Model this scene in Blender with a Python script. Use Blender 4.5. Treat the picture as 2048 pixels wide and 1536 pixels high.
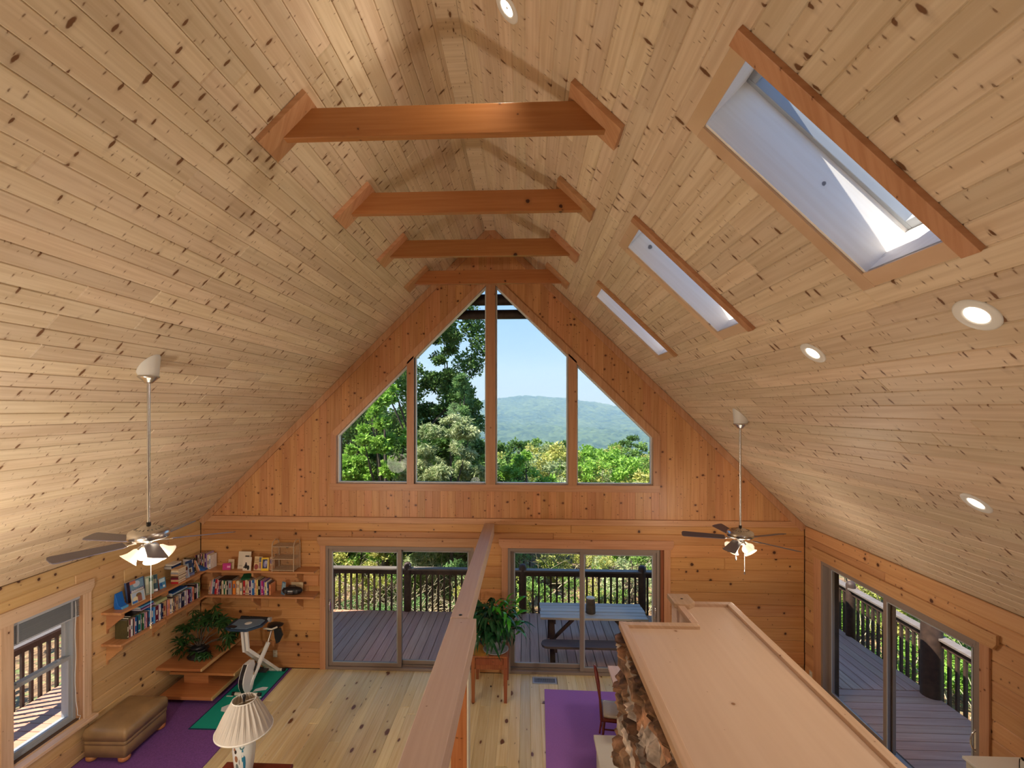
import bpy, math, random
import numpy as np
from mathutils import Vector, Matrix
C = bpy.context.scene.collection
for o in list(bpy.data.objects): bpy.data.objects.remove(o)
PI = math.pi
rnd = random.Random(7)
# ------------------------------------------------------------------ camera, world, sun, exposure
CAMZ = 4.307
cam = bpy.data.cameras.new('camera'); co = bpy.data.objects.new('camera', cam); C.objects.link(co)
co.location = (0, 0, CAMZ); co.rotation_euler = (PI/2, 0, .0438)
cam.sensor_width = 36; cam.lens = 36*938.9/2048
cam.shift_x = (1024-1010.6)/2048; cam.shift_y = (816.9-768)/2048
cam.clip_start = .05; cam.clip_end = 9000
bpy.context.scene.camera = co
vs = bpy.context.scene.view_settings
vs.view_transform = 'Standard'; vs.look = 'None'; vs.gamma = 1; vs.use_curve_mapping = False
vs.exposure = 0.0
SUN_DIR = Vector((.55, .235, -.84)).normalized()          # direction the light travels
w = bpy.data.worlds.new('world'); bpy.context.scene.world = w; w.use_nodes = True
nt = w.node_tree; nt.nodes.clear()
wtc = nt.nodes.new('ShaderNodeTexCoord'); wsp = nt.nodes.new('ShaderNodeSeparateXYZ'); nt.links.new(wtc.outputs['Generated'], wsp.inputs[0])
sky = nt.nodes.new('ShaderNodeValToRGB'); nt.links.new(wsp.outputs[2], sky.inputs[0])
el = sky.color_ramp.elements; el[0].position = 0; el[0].color = (.46, .66, .92, 1); el[1].position = 1; el[1].color = (.14, .32, .80, 1)
for p_, c_ in ((.12, (.35, .57, .92, 1)), (.28, (.26, .50, .90, 1)), (.55, (.20, .43, .90, 1))): el.new(p_).color = c_
bg = nt.nodes.new('ShaderNodeBackground'); bg.inputs[1].default_value = 1.25
wo = nt.nodes.new('ShaderNodeOutputWorld')
nt.links.new(sky.outputs[0], bg.inputs[0]); nt.links.new(bg.outputs[0], wo.inputs[0])
sl_ = bpy.data.lights.new('sun', 'SUN'); so = bpy.data.objects.new('sun', sl_); C.objects.link(so)
sl_.energy = 10.5; sl_.angle = .009; sl_.color = (1, .93, .82)
so.rotation_euler = (-SUN_DIR).to_track_quat('Z', 'Y').to_euler(); so.location = (-20, -8, 30)

def lamp(name, kind, loc, power, color=(1, .86, .68), size=.1, rot=None, spot=None):
    l = bpy.data.lights.new(name, kind); l.energy = power; l.color = color
    if kind == 'AREA': l.size = size; l.shape = 'DISK'
    else: l.shadow_soft_size = size
    if spot: l.spot_size = spot; l.spot_blend = .8
    o = bpy.data.objects.new(name, l); C.objects.link(o); o.location = loc
    if rot is not None: o.rotation_euler = rot
    return o

# ------------------------------------------------------------------ helpers
class MB:
    def __init__(s): s.v = []; s.f = []; s.m = []; s.mi = 0; s.sm = []; s.smooth = False
    def add(s, vs_, fs):
        b = len(s.v); s.v += [tuple(p) for p in vs_]
        for f in fs: s.f.append([b+i for i in f]); s.m.append(s.mi); s.sm.append(s.smooth)
        return s
    def box(s, x0, x1, y0, y1, z0, z1):
        return s.add([(x, y, z) for z in (z0, z1) for y in (y0, y1) for x in (x0, x1)],
                     [(0, 2, 3, 1), (4, 5, 7, 6), (0, 1, 5, 4), (2, 6, 7, 3), (0, 4, 6, 2), (1, 3, 7, 5)])
    def obox(s, c, ax, ay, az, hx, hy, hz):
        c = Vector(c); ax, ay, az = Vector(ax).normalized(), Vector(ay).normalized(), Vector(az).normalized()
        v = [c+ax*(hx*i)+ay*(hy*j)+az*(hz*k) for k in (-1, 1) for j in (-1, 1) for i in (-1, 1)]
        return s.add(v, [(0, 2, 3, 1), (4, 5, 7, 6), (0, 1, 5, 4), (2, 6, 7, 3), (0, 4, 6, 2), (1, 3, 7, 5)])
    def bar(s, a, b, wd, ht, up=(0, 0, 1)):
        a, b = Vector(a), Vector(b); d = (b-a).normalized(); sd = d.cross(Vector(up))
        if sd.length < 1e-4: sd = d.cross(Vector((1, 0, 0)))
        sd.normalize(); u = sd.cross(d)
        return s.obox((a+b)/2, d, sd, u, (b-a).length/2, wd/2, ht/2)
    def tube(s, pts, r, n=10, cap=True):
        pts = [Vector(p) for p in pts]; rs = r if isinstance(r, (list, tuple)) else [r]*len(pts)
        rings = []; prev = None
        for i, p in enumerate(pts):
            d = (pts[min(i+1, len(pts)-1)]-pts[max(i-1, 0)]).normalized()
            if prev is None:
                a = d.cross(Vector((0, 0, 1)))
                if a.length < 1e-3: a = d.cross(Vector((1, 0, 0)))
            else: a = prev-d*prev.dot(d)
            a.normalize(); prev = a; b = d.cross(a)
            rings.append([p+(a*math.cos(2*PI*k/n)+b*math.sin(2*PI*k/n))*rs[i] for k in range(n)])
        fs = []
        for i in range(len(pts)-1):
            for k in range(n):
                k2 = (k+1) % n; fs.append((i*n+k, i*n+k2, (i+1)*n+k2, (i+1)*n+k))
        o = s.smooth; s.smooth = True; s.add([p for r_ in rings for p in r_], fs); s.smooth = o
        if cap:
            s.add(rings[0], [tuple(range(n))]); s.add(rings[-1], [tuple(reversed(range(n)))])
        return s
    def lathe(s, prof, c=(0, 0, 0), n=24, axis='z', smooth=True, close=False):
        v = []; fs = []
        for (r, h) in prof:
            for k in range(n):
                a = 2*PI*k/n; x, y = r*math.cos(a), r*math.sin(a)
                v.append((c[0]+x, c[1]+y, c[2]+h) if axis == 'z' else (c[0]+x, c[1]+h, c[2]+y))
        for i in range(len(prof)-1):
            for k in range(n):
                k2 = (k+1) % n; q = (i*n+k, i*n+k2, (i+1)*n+k2, (i+1)*n+k)
                fs.append(q if axis == 'z' else q[::-1])
        o = s.smooth; s.smooth = smooth; s.add(v, fs); s.smooth = o
        return s
    def prism(s, poly, z0, z1, M=None):
        n = len(poly); v = [(x, y, z0) for x, y in poly]+[(x, y, z1) for x, y in poly]
        if M is not None: v = [M @ Vector(p) for p in v]
        return s.add(v, [tuple(reversed(range(n))), tuple(range(n, 2*n))]+[(i, (i+1) % n, n+(i+1) % n, n+i) for i in range(n)])
    def mesh(s, name):
        me = bpy.data.meshes.new(name); me.from_pydata(s.v, [], s.f)
        me.polygons.foreach_set('use_smooth', s.sm); me.polygons.foreach_set('material_index', s.m)
        me.update(); return me

WORG = {}
def thing(name, label, cat, loc=(0, 0, 0), rotz=0, group=None):
    o = bpy.data.objects.new(name, None); C.objects.link(o); o.empty_display_size = .1
    o.location = loc; o.rotation_euler = (0, 0, rotz)
    o['label'] = label; o['category'] = cat
    if group: o['group'] = group
    WORG[o.name] = Vector(loc); return o
def tag(o, label, cat, group=None):
    o['label'] = label; o['category'] = cat
    if group: o['group'] = group
    return o
def obj(name, mb, mats, parent=None, world=False, loc=None, bevel=0):
    """one mesh object; world=True: vertices are world coordinates and get shifted under an unrotated parent"""
    me = mb.mesh(name) if isinstance(mb, MB) else mb
    for m in (mats if isinstance(mats, (list, tuple)) else [mats]):
        if len(me.materials) < 8 and isinstance(mb, MB): me.materials.append(m)
    o = bpy.data.objects.new(name, me); C.objects.link(o)
    org = Vector((0, 0, 0))
    if parent is not None:
        o.parent = parent; org = WORG.get(parent.name, Vector((0, 0, 0))) if world else org
    if world:
        if loc is None and parent is None:
            vs_ = np.array(mb.v); c = (vs_.min(0)+vs_.max(0))/2; loc = Vector((c[0], c[1], vs_[:, 2].min()))
        sh = Vector(loc) if loc is not None else org
        me.transform(Matrix.Translation(-sh))
        o.location = sh-org
        WORG[o.name] = sh
    elif loc is not None: o.location = loc
    if bevel:
        b = o.modifiers.new('bevel', 'BEVEL'); b.width = bevel; b.segments = 2; b.limit_method = 'ANGLE'; b.angle_limit = .7
        b.harden_normals = False
    return o
def struct(name, mb, mats, **k):
    o = obj(name, mb, mats, **k); o['kind'] = 'structure'; return o
def copy_tree(o, parent=None):
    c = o.copy(); C.objects.link(c)
    if parent is not None: c.parent = parent
    for ch in list(o.children): copy_tree(ch, c)
    return c

# ------------------------------------------------------------------ materials
def newmat(name):
    m = bpy.data.materials.new(name); m.use_nodes = True; nt = m.node_tree; nt.nodes.clear()
    out = nt.nodes.new('ShaderNodeOutputMaterial'); b = nt.nodes.new('ShaderNodeBsdfPrincipled')
    nt.links.new(b.outputs[0], out.inputs[0]); return m, nt, b, out
def plain(name, col, rough=.6, metal=0, spec=.5, noise=0, nscale=20, bump=0, emit=0, objcol=False, trans=0):
    m, nt, b, out = newmat(name); N = nt.nodes.new; L = nt.links.new
    b.inputs['Base Color'].default_value = (*col, 1); b.inputs['Roughness'].default_value = rough
    b.inputs['Metallic'].default_value = metal; b.inputs['Specular IOR Level'].default_value = spec
    src = None
    if objcol:
        oi = N('ShaderNodeObjectInfo'); src = oi.outputs['Color']; L(src, b.inputs['Base Color'])
    if noise or bump:
        tc = N('ShaderNodeTexCoord'); nz = N('ShaderNodeTexNoise'); nz.inputs['Scale'].default_value = nscale
        nz.inputs['Detail'].default_value = 4; L(tc.outputs['Object'], nz.inputs['Vector'])
        if noise:
            mr = N('ShaderNodeMapRange'); mr.inputs[1].default_value = .3; mr.inputs[2].default_value = .7
            mr.inputs[3].default_value = 1-noise; mr.inputs[4].default_value = 1+noise
            L(nz.outputs[0], mr.inputs[0])
            mx = N('ShaderNodeMix'); mx.data_type = 'RGBA'; mx.blend_type = 'MULTIPLY'; mx.inputs[0].default_value = 1
            if src is not None: L(src, mx.inputs[6])
            else: mx.inputs[6].default_value = (*col, 1)
            L(mr.outputs[0], mx.inputs[7]); L(mx.outputs[2], b.inputs['Base Color'])
        if bump:
            bp = N('ShaderNodeBump'); bp.inputs['Strength'].default_value = bump; bp.inputs['Distance'].default_value = .01
            L(nz.outputs[0], bp.inputs['Height']); L(bp.outputs[0], b.inputs['Normal'])
    if emit:
        b.inputs['Emission Color'].default_value = (*col, 1); b.inputs['Emission Strength'].default_value = emit
    return m
def wood(name, c1, c2, knot=(.10, .035, .012), kscale=8, kprob=.35, ksize=.16, kasp=(1, .55), pin=.3, halo=.4,
         grain=.25, rough=.45, vary=.10, huevar=.006, axis='x', gscale=1.0, spec=.4):
    """pine: growth grain along local x, ringed knots by Voronoi cells on the board, tone by board"""
    m, nt, b, out = newmat(name); N = nt.nodes.new; L = nt.links.new
    tc = N('ShaderNodeTexCoord'); oi = N('ShaderNodeObjectInfo')
    mul = N('ShaderNodeVectorMath'); mul.operation = 'MULTIPLY_ADD'
    cmb = N('ShaderNodeCombineXYZ')
    L(oi.outputs['Random'], cmb.inputs[0]); L(oi.outputs['Random'], cmb.inputs[1])
    L(cmb.outputs[0], mul.inputs[0]); mul.inputs[1].default_value = (173.0, 91.0, 0)
    sp = N('ShaderNodeSeparateXYZ'); cb2 = N('ShaderNodeCombineXYZ'); L(tc.outputs['Object'], sp.inputs[0])
    order = {'x': (0, 1, 2), 'y': (1, 0, 2), 'z': (2, 0, 1)}[axis]
    ads = N('ShaderNodeMath'); L(sp.outputs[order[1]], ads.inputs[0]); L(sp.outputs[order[2]], ads.inputs[1])
    L(sp.outputs[order[0]], cb2.inputs[0]); L(ads.outputs[0], cb2.inputs[1]); L(sp.outputs[order[2]], cb2.inputs[2])
    L(cb2.outputs[0], mul.inputs[2])
    P = mul.outputs[0]
    def mapn(vec, s):
        mp = N('ShaderNodeMapping'); mp.inputs['Scale'].default_value = s; L(vec, mp.inputs[0]); return mp.outputs[0]
    def mrange(x, a, b_, c, d, smooth=False):
        r = N('ShaderNodeMapRange'); r.inputs[1].default_value = a; r.inputs[2].default_value = b_
        r.inputs[3].default_value = c; r.inputs[4].default_value = d
        if smooth: r.interpolation_type = 'SMOOTHSTEP'
        L(x, r.inputs[0]); return r.outputs[0]
    def math_(op, a, b_=None):
        n = N('ShaderNodeMath'); n.operation = op
        for i, x in enumerate((a, b_)):
            if x is None: continue
            if isinstance(x, (int, float)): n.inputs[i].default_value = x
            else: L(x, n.inputs[i])
        return n.outputs[0]
    def mixc(f, a, b_, mode='MIX'):
        n = N('ShaderNodeMix'); n.data_type = 'RGBA'; n.blend_type = mode
        if isinstance(f, (int, float)): n.inputs[0].default_value = f
        else: L(f, n.inputs[0])
        for i, x in ((6, a), (7, b_)):
            if isinstance(x, tuple): n.inputs[i].default_value = (*x, 1)
            else: L(x, n.inputs[i])
        return n.outputs[2]
    # grain
    g1 = N('ShaderNodeTexNoise'); g1.inputs['Scale'].default_value = 1; g1.inputs['Detail'].default_value = 5
    L(mapn(P, (1.6*gscale, 38*gscale, 6)), g1.inputs['Vector'])
    g2 = N('ShaderNodeTexNoise'); g2.inputs['Scale'].default_value = 1; g2.inputs['Detail'].default_value = 2
    L(mapn(P, (.7*gscale, 7*gscale, 3)), g2.inputs['Vector'])
    gf = math_('ADD', math_('MULTIPLY', g1.outputs[0], .6), math_('MULTIPLY', g2.outputs[0], .4))
    base = mixc(mrange(gf, .5-.5*grain, .5+.5*grain, 0, 1, True), c2, c1)
    tone = mrange(oi.outputs['Random'], 0, 1, 1-vary, 1+vary)
    hs = N('ShaderNodeHueSaturation'); hs.inputs['Saturation'].default_value = 1
    L(base, hs.inputs['Color']); L(tone, hs.inputs['Value'])
    r2 = math_('FRACT', math_('MULTIPLY', oi.outputs['Random'], 37.7))
    L(mrange(r2, 0, 1, .5-huevar, .5+huevar), hs.inputs['Hue'])
    col = hs.outputs[0]
    fac = None
    if kprob > 0:
        for (sc, pr, sz, dark) in ((kscale, kprob, ksize, 1), (kscale*2.6, pin*.5, ksize*.8, .75)):
            vz = N('ShaderNodeTexVoronoi'); vz.voronoi_dimensions = '2D'; vz.inputs['Scale'].default_value = sc
            dn = N('ShaderNodeTexNoise'); dn.inputs['Scale'].default_value = 30; L(P, dn.inputs['Vector'])
            dis = N('ShaderNodeVectorMath'); dis.operation = 'MULTIPLY_ADD'; L(dn.outputs['Color'], dis.inputs[0])
            dis.inputs[1].default_value = (.014, .014, 0); L(mapn(P, (kasp[0], kasp[1], 1)), dis.inputs[2])
            L(dis.outputs[0], vz.inputs['Vector'])
            sp = N('ShaderNodeSeparateColor'); L(vz.outputs['Color'], sp.inputs[0])
            on = math_('LESS_THAN', sp.outputs[0], pr)
            rad = mrange(sp.outputs[1], 0, 1, sz*.35, sz)
            q = math_('DIVIDE', vz.outputs['Distance'], rad)
            core = math_('MULTIPLY', mrange(q, .75, 1.25, dark, 0, True), on)
            hal = math_('MULTIPLY', mrange(q, .9, 3.0, halo, 0, True), on)
            col = mixc(hal, col, mixc(.5, col, knot))
            col = mixc(core, col, knot)
    L(col, b.inputs['Base Color'])
    b.inputs['Roughness'].default_value = rough; b.inputs['Specular IOR Level'].default_value = spec
    bp = N('ShaderNodeBump'); bp.inputs['Strength'].default_value = .12; bp.inputs['Distance'].default_value = .004
    L(g1.outputs[0], bp.inputs['Height']); L(bp.outputs[0], b.inputs['Normal'])
    return m

M = {}
M['ceil'] = wood('ceiling_pine', (.73, .59, .43), (.62, .475, .32), knot=(.17, .075, .03), kscale=8.5, kprob=.30, ksize=.16, kasp=(1.6, .5), pin=.5, rough=.5)
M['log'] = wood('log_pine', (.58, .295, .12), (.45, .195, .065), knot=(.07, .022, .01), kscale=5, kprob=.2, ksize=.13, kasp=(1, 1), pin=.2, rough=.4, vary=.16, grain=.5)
M['logl'] = wood('log_pine_pale', (.70, .47, .245), (.60, .36, .15), knot=(.09, .035, .02), kscale=5, kprob=.2, ksize=.13, kasp=(1, 1), pin=.2, rough=.45, vary=.12, grain=.5)  # lighter copy of the log pine, window light partly put into its colour
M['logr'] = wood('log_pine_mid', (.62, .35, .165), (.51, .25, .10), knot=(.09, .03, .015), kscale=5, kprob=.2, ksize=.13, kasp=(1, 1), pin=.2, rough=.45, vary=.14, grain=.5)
M['gable'] = wood('gable_pine', (.60, .30, .135), (.50, .225, .09), knot=(.13, .04, .018), kscale=9, kprob=.25, ksize=.15, kasp=(1, .8), pin=.3, rough=.4)
M['trim'] = wood('trim_pine', (.56, .30, .16), (.47, .23, .11), knot=(.15, .05, .02), kscale=6, kprob=.12, ksize=.09, kasp=(1, 1), pin=.2, rough=.4)
M['trimz'] = wood('trim_pine_upright', (.56, .30, .16), (.47, .23, .11), knot=(.15, .05, .02), kscale=6, kprob=.12, ksize=.09, kasp=(1, 1), pin=.2, rough=.4, axis='z')
M['trimy'] = wood('trim_pine_long', (.60, .34, .16), (.50, .26, .11), knot=(.15, .05, .02), kscale=6, kprob=.12, ksize=.09, kasp=(1, 1), pin=.2, rough=.4, axis='y')
M['trimp'] = wood('trim_pine_pale', (.70, .50, .34), (.60, .40, .25), kscale=6, kprob=.12, ksize=.09, kasp=(1, 1), pin=.2, rough=.4, axis='y')
M['trimpz'] = wood('trim_pine_pale_upright', (.70, .50, .34), (.60, .40, .25), kscale=6, kprob=.12, ksize=.09, kasp=(1, 1), pin=.2, rough=.4, axis='z')
M['beam'] = wood('collar_pine', (.46, .20, .07), (.33, .12, .035), knot=(.05, .012, .006), kscale=3.2, kprob=.22, ksize=.09, kasp=(1, 1), pin=.1, rough=.3, grain=.6)
M['floor'] = wood('floor_pine', (.76, .64, .38), (.62, .45, .20), knot=(.16, .06, .025), kscale=4.2, kprob=.24, ksize=.15, kasp=(.55, 1.15), pin=.15, rough=.32, grain=.5, vary=.15)
M['rail'] = wood('rail_pine', (.66, .50, .42), (.55, .38, .31), knot=(.18, .08, .05), kscale=3, kprob=.15, ksize=.07, kasp=(1, 1), pin=.1, rough=.5, axis='y', grain=.7)
M['post'] = wood('post_pine', (.45, .17, .06), (.34, .11, .035), kprob=.1, rough=.45, axis='z')
M['cap'] = wood('cap_plywood', (.68, .51, .385), (.60, .43, .31), knot=(.3, .15, .08), kscale=2.2, kprob=.2, ksize=.035, kasp=(1, 1), pin=.2, rough=.35, axis='y', grain=.8, gscale=.5)
M['tier'] = wood('tier_wood', (.50, .21, .075), (.40, .15, .05), kprob=0, rough=.35)
M['tieredge'] = wood('tier_edge', (.70, .46, .22), (.58, .36, .16), kprob=0, rough=.45, axis='y')
M['shelf'] = wood('shelf_pine', (.55, .27, .12), (.45, .20, .08), kscale=4, kprob=.15, ksize=.07, kasp=(1, 1), rough=.4)
M['shelfy'] = wood('shelf_pine_long', (.55, .27, .12), (.45, .20, .08), kscale=4, kprob=.15, ksize=.07, kasp=(1, 1), rough=.4, axis='y')
M['cherry'] = wood('cherry', (.32, .105, .045), (.24, .07, .03), kprob=.05, rough=.3, axis='z')
M['darkred'] = plain('dark_cherry', (.16, .025, .015), .25)
M['well'] = wood('well_pine', (.90, .87, .84), (.86, .82, .78), knot=(.22, .20, .20), kscale=3.5, kprob=.22, ksize=.09, kasp=(1, 1), pin=.05, rough=.45, halo=.15)
M['deck'] = wood('deck_board', (.64, .35, .23), (.54, .27, .17), kprob=0, rough=.6, vary=.1)
M['darkrail'] = plain('dark_stained_wood', (.055, .030, .020), .6, noise=.3, nscale=15)
M['grey'] = plain('taupe_frame', (.26, .20, .17), .35)
M['greyblue'] = plain('grey_vinyl', (.35, .37, .40), .35)
M['nickel'] = plain('brushed_nickel', (.62, .60, .58), .25, 1)
M['chrome'] = plain('chrome', (.8, .8, .8), .12, 1)
M['white'] = plain('white_enamel', (.80, .79, .76), .4)
M['black'] = plain('black_plastic', (.012, .012, .015), .35)
M['blind'] = plain('blind_slat', (.45, .48, .54), .4)
M['leather'] = plain('tan_leather', (.31, .195, .09), .42, noise=.18, nscale=6, bump=.15)
M['purple'] = plain('purple_carpet', (.17, .06, .26), .95, noise=.2, nscale=60, bump=.3)
M['purplemat'] = plain('purple_mat', (.33, .14, .44), .8, noise=.05, nscale=90)
M['green'] = plain('green_mat', (.0, .34, .25), .75, noise=.05, nscale=90)
M['navy'] = plain('navy', (.01, .03, .10), .6)
M['matwhite'] = plain('mat_print', (.75, .80, .80), .8)
M['cream'] = plain('cream_paint', (.66, .62, .52), .5)
M['paper'] = plain('page_paper', (.72, .64, .50), .8, noise=.1, nscale=200)
M['book'] = plain('book_cover', (.5, .5, .5), .45, objcol=True, noise=.12, nscale=25)
M['objcol'] = plain('painted_by_piece', (.5, .5, .5), .5, objcol=True)
M['shade'] = plain('pleated_shade', (.52, .47, .42), .8)
M['roofdark'] = plain('roof_shingle', (.08, .07, .065), .9, noise=.3, nscale=8)
M['ext'] = plain('exterior_log', (.10, .055, .03), .7, noise=.25, nscale=6)
M['soil'] = plain('potting_soil', (.03, .02, .015), .9, bump=.5, nscale=40)
M['stone'] = plain('fieldstone', (.24, .135, .075), .75, objcol=True, noise=.75, nscale=11, bump=1.0)
M['mortar'] = plain('mortar', (.20, .13, .09), .9, noise=.2, bump=.5)
M['weather'] = wood('weathered_wood', (.60, .54, .46), (.44, .39, .32), kprob=0, rough=.6, grain=.5)
M['bulb'] = plain('lit_lens', (1, .88, .70), .5, emit=7)
M['lit'] = plain('frosted_glass_shade', (1, .82, .58), .4, emit=.75)
def glassmat():
    m, nt, b, out = newmat('window_glass'); N = nt.nodes.new; L = nt.links.new; nt.nodes.remove(b)
    tr = N('ShaderNodeBsdfTransparent'); gl = N('ShaderNodeBsdfGlossy'); gl.inputs['Roughness'].default_value = .0
    tr.inputs[0].default_value = (.98, .985, .98, 1)
    fr = N('ShaderNodeFresnel'); fr.inputs[0].default_value = 1.45; mx = N('ShaderNodeMixShader')
    ge = N('ShaderNodeNewGeometry'); iv = N('ShaderNodeMath'); iv.operation = 'SUBTRACT'; iv.inputs[0].default_value = 1; L(ge.outputs['Backfacing'], iv.inputs[1])
    mu = N('ShaderNodeMath'); mu.operation = 'MULTIPLY'; q5 = N('ShaderNodeMath'); q5.operation = 'MULTIPLY'; q5.inputs[1].default_value = .4; L(iv.outputs[0], mu.inputs[0]); iv.inputs[0].default_value = .999; L(fr.outputs[0], mu.inputs[1])
    L(mu.outputs[0], q5.inputs[0]); L(q5.outputs[0], mx.inputs[0]); L(tr.outputs[0], mx.inputs[1]); L(gl.outputs[0], mx.inputs[2]); L(mx.outputs[0], out.inputs[0])
    return m
M['glass'] = glassmat()
def leafmat(name, c1, c2, rough=.5, trans=.35, vscale=3):
    m, nt, b, out = newmat(name); N = nt.nodes.new; L = nt.links.new
    tc = N('ShaderNodeTexCoord'); nz = N('ShaderNodeTexNoise'); nz.inputs['Scale'].default_value = vscale; nz.inputs['Detail'].default_value = 3
    wn = N('ShaderNodeTexWhiteNoise'); wn.noise_dimensions = '3D'
    sn = N('ShaderNodeVectorMath'); sn.operation = 'SNAP'; sn.inputs[1].default_value = (.12, .12, .12)
    L(tc.outputs['Object'], sn.inputs[0]); L(sn.outputs[0], wn.inputs[0])
    L(tc.outputs['Object'], nz.inputs['Vector'])
    ad = N('ShaderNodeMath'); ad.operation = 'MULTIPLY_ADD'; L(wn.outputs[0], ad.inputs[0]); ad.inputs[1].default_value = .7; L(nz.outputs[0], ad.inputs[2])
    mr = N('ShaderNodeMapRange'); mr.inputs[1].default_value = .42; mr.inputs[2].default_value = 1.15; L(ad.outputs[0], mr.inputs[0])
    mx = N('ShaderNodeMix'); mx.data_type = 'RGBA'; mx.inputs[6].default_value = (*c1, 1); mx.inputs[7].default_value = (*c2, 1)
    L(mr.outputs[0], mx.inputs[0]); L(mx.outputs[2], b.inputs['Base Color']); b.inputs['Roughness'].default_value = rough
    b.inputs['Specular IOR Level'].default_value = .3
    if trans:
        tl = N('ShaderNodeBsdfTranslucent'); L(mx.outputs[2], tl.inputs[0]); ms = N('ShaderNodeMixShader'); ms.inputs[0].default_value = trans
        L(b.outputs[0], ms.inputs[1]); L(tl.outputs[0], ms.inputs[2]); L(ms.outputs[0], out.inputs[0])
    return m
M['leaf_dark'] = leafmat('leaf_dark', (.035, .09, .02), (.15, .27, .06))
M['leaf_mid'] = leafmat('leaf_mid', (.07, .17, .03), (.30, .46, .10))
M['leaf_bright'] = leafmat('leaf_bright', (.14, .32, .03), (.38, .60, .10))
M['leaf_pale'] = leafmat('leaf_pale', (.14, .24, .07), (.58, .62, .32))
M['leaf_yellow'] = leafmat('leaf_yellow', (.30, .36, .06), (.62, .58, .18))
M['needle'] = leafmat('needle', (.06, .15, .04), (.26, .42, .14))
M['plant_dark'] = leafmat('plant_dark', (.008, .045, .018), (.02, .10, .035), .25, .1, 8)
M['plant_green'] = leafmat('plant_green', (.03, .24, .02), (.07, .42, .03), .3, .2, 8)
M['plant_fatsia'] = leafmat('plant_fatsia', (.012, .045, .012), (.035, .10, .025), .35, .1, 8)
M['bark'] = plain('bark', (.10, .075, .055), .9, noise=.4, nscale=8, bump=1)
M['twig'] = plain('dry_twig', (.50, .42, .27), .8, noise=.2)

# ------------------------------------------------------------------ boards
def inset(poly, c):
    n = len(poly); out = []
    for i in range(n):
        p0, p1, p2 = Vector(poly[i-1]), Vector(poly[i]), Vector(poly[(i+1) % n])
        d1 = (p1-p0).normalized(); d2 = (p2-p1).normalized()
        n1 = Vector((-d1.y, d1.x)); n2 = Vector((-d2.y, d2.x))
        k = 1+n1.dot(n2)
        out.append(p1+(n1+n2)*(c/max(k, .2)))
    return out
def board(parent, mat, O, ux, uy, poly, T=.02, cu=.003, name='board', jit=0.0):
    """one plank: convex polygon (u,v) counter-clockwise on the plane O,ux,uy; local x runs along ux, visible face towards ux x uy"""
    ux, uy = Vector(ux).normalized(), Vector(uy).normalized(); uz = ux.cross(uy); O = Vector(O)
    us = [p[0] for p in poly]; vv = [p[1] for p in poly]; cu_, cv = (min(us)+max(us))/2, (min(vv)+max(vv))/2
    P = [Vector((a-cu_, b_-cv)) for a, b_ in poly]; Q = inset(P, cu); n = len(P); z = jit
    v = [(p.x, p.y, -T) for p in P]+[(p.x, p.y, z-cu) for p in P]+[(p.x, p.y, z) for p in Q]
    f = [tuple(reversed(range(n))), tuple(range(2*n, 3*n))]
    for r in (0, n): f += [(r+i, r+(i+1) % n, r+n+(i+1) % n, r+n+i) for i in range(n)]
    me = bpy.data.meshes.new(name); me.from_pydata(v, [], f); me.materials.append(mat)
    o = bpy.data.objects.new(name, me); C.objects.link(o); o.parent = parent
    c = O+ux*cu_+uy*cv-WORG.get(parent.name, Vector())
    o.matrix_basis = Matrix(((ux.x, uy.x, uz.x, c.x), (ux.y, uy.y, uz.y, c.y), (ux.z, uy.z, uz.z, c.z), (0, 0, 0, 1)))
    return o
def rect_sub(r, holes):
    out = [r]
    for (a0, a1, b0, b1) in holes:
        nx = []
        for (u0, u1, v0, v1) in out:
            if a1 <= u0 or a0 >= u1 or b1 <= v0 or b0 >= v1: nx.append((u0, u1, v0, v1)); continue
            if a0 > u0: nx.append((u0, a0, v0, v1))
            if a1 < u1: nx.append((a1, u1, v0, v1))
            m0, m1 = max(u0, a0), min(u1, a1)
            if b0 > v0: nx.append((m0, m1, v0, b0))
            if b1 < v1: nx.append((m0, m1, b1, v1))
        out = nx
    return [q for q in out if q[1]-q[0] > .012 and q[3]-q[2] > .008]
def field(parent, mat, O, ux, uy, u0, u1, vs_, holes, seg, T=.02, cu=.003, name='board', seed=1, jit=0):
    R = random.Random(seed)
    for i in range(len(vs_)-1):
        u = u0; first = True
        while u < u1-.01:
            L_ = R.uniform(*seg)*(R.uniform(.2, 1) if first else 1); first = False
            e = min(u+L_, u1)
            if u1-e < .4: e = u1
            for q in rect_sub((u, e, vs_[i], vs_[i+1]), holes):
                board(parent, mat, O, ux, uy, [(q[0], q[2]), (q[1], q[2]), (q[1], q[3]), (q[0], q[3])], T, cu, name, R.uniform(-jit, jit))
            u = e
def slabs(mb, O, ux, uy, rect, holes, z0, z1):
    ux, uy = Vector(ux).normalized(), Vector(uy).normalized(); uz = ux.cross(uy); O = Vector(O)
    for (a, b_, c, d) in rect_sub(rect, holes):
        mb.obox(O+ux*((a+b_)/2)+uy*((c+d)/2)+uz*((z0+z1)/2), ux, uy, uz, (b_-a)/2, (d-c)/2, abs(z1-z0)/2)
    return mb
def steps(a, b_, p):
    n = max(1, round((b_-a)/p)); return [a+(b_-a)*i/n for i in range(n+1)]
# ------------------------------------------------------------------ room dimensions
D, XL, XR, XM, ZR, ZE, YB = 7.626, -5.437, 4.405, -.58, 7.283, 2.4576, -4.2
SL = (ZR-ZE)/(XM-XL); SR = (ZR-ZE)/(XR-XM)
LS, RS = Vector((1, 0, SL)).normalized(), Vector((1, 0, -SR)).normalized()
LN, RN = Vector((SL, 0, -1)).normalized(), Vector((-SR, 0, -1)).normalized()
LV, RV = (XM-XL)*math.hypot(1, SL), (XR-XM)*math.hypot(1, SR)
WT = .22
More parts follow.
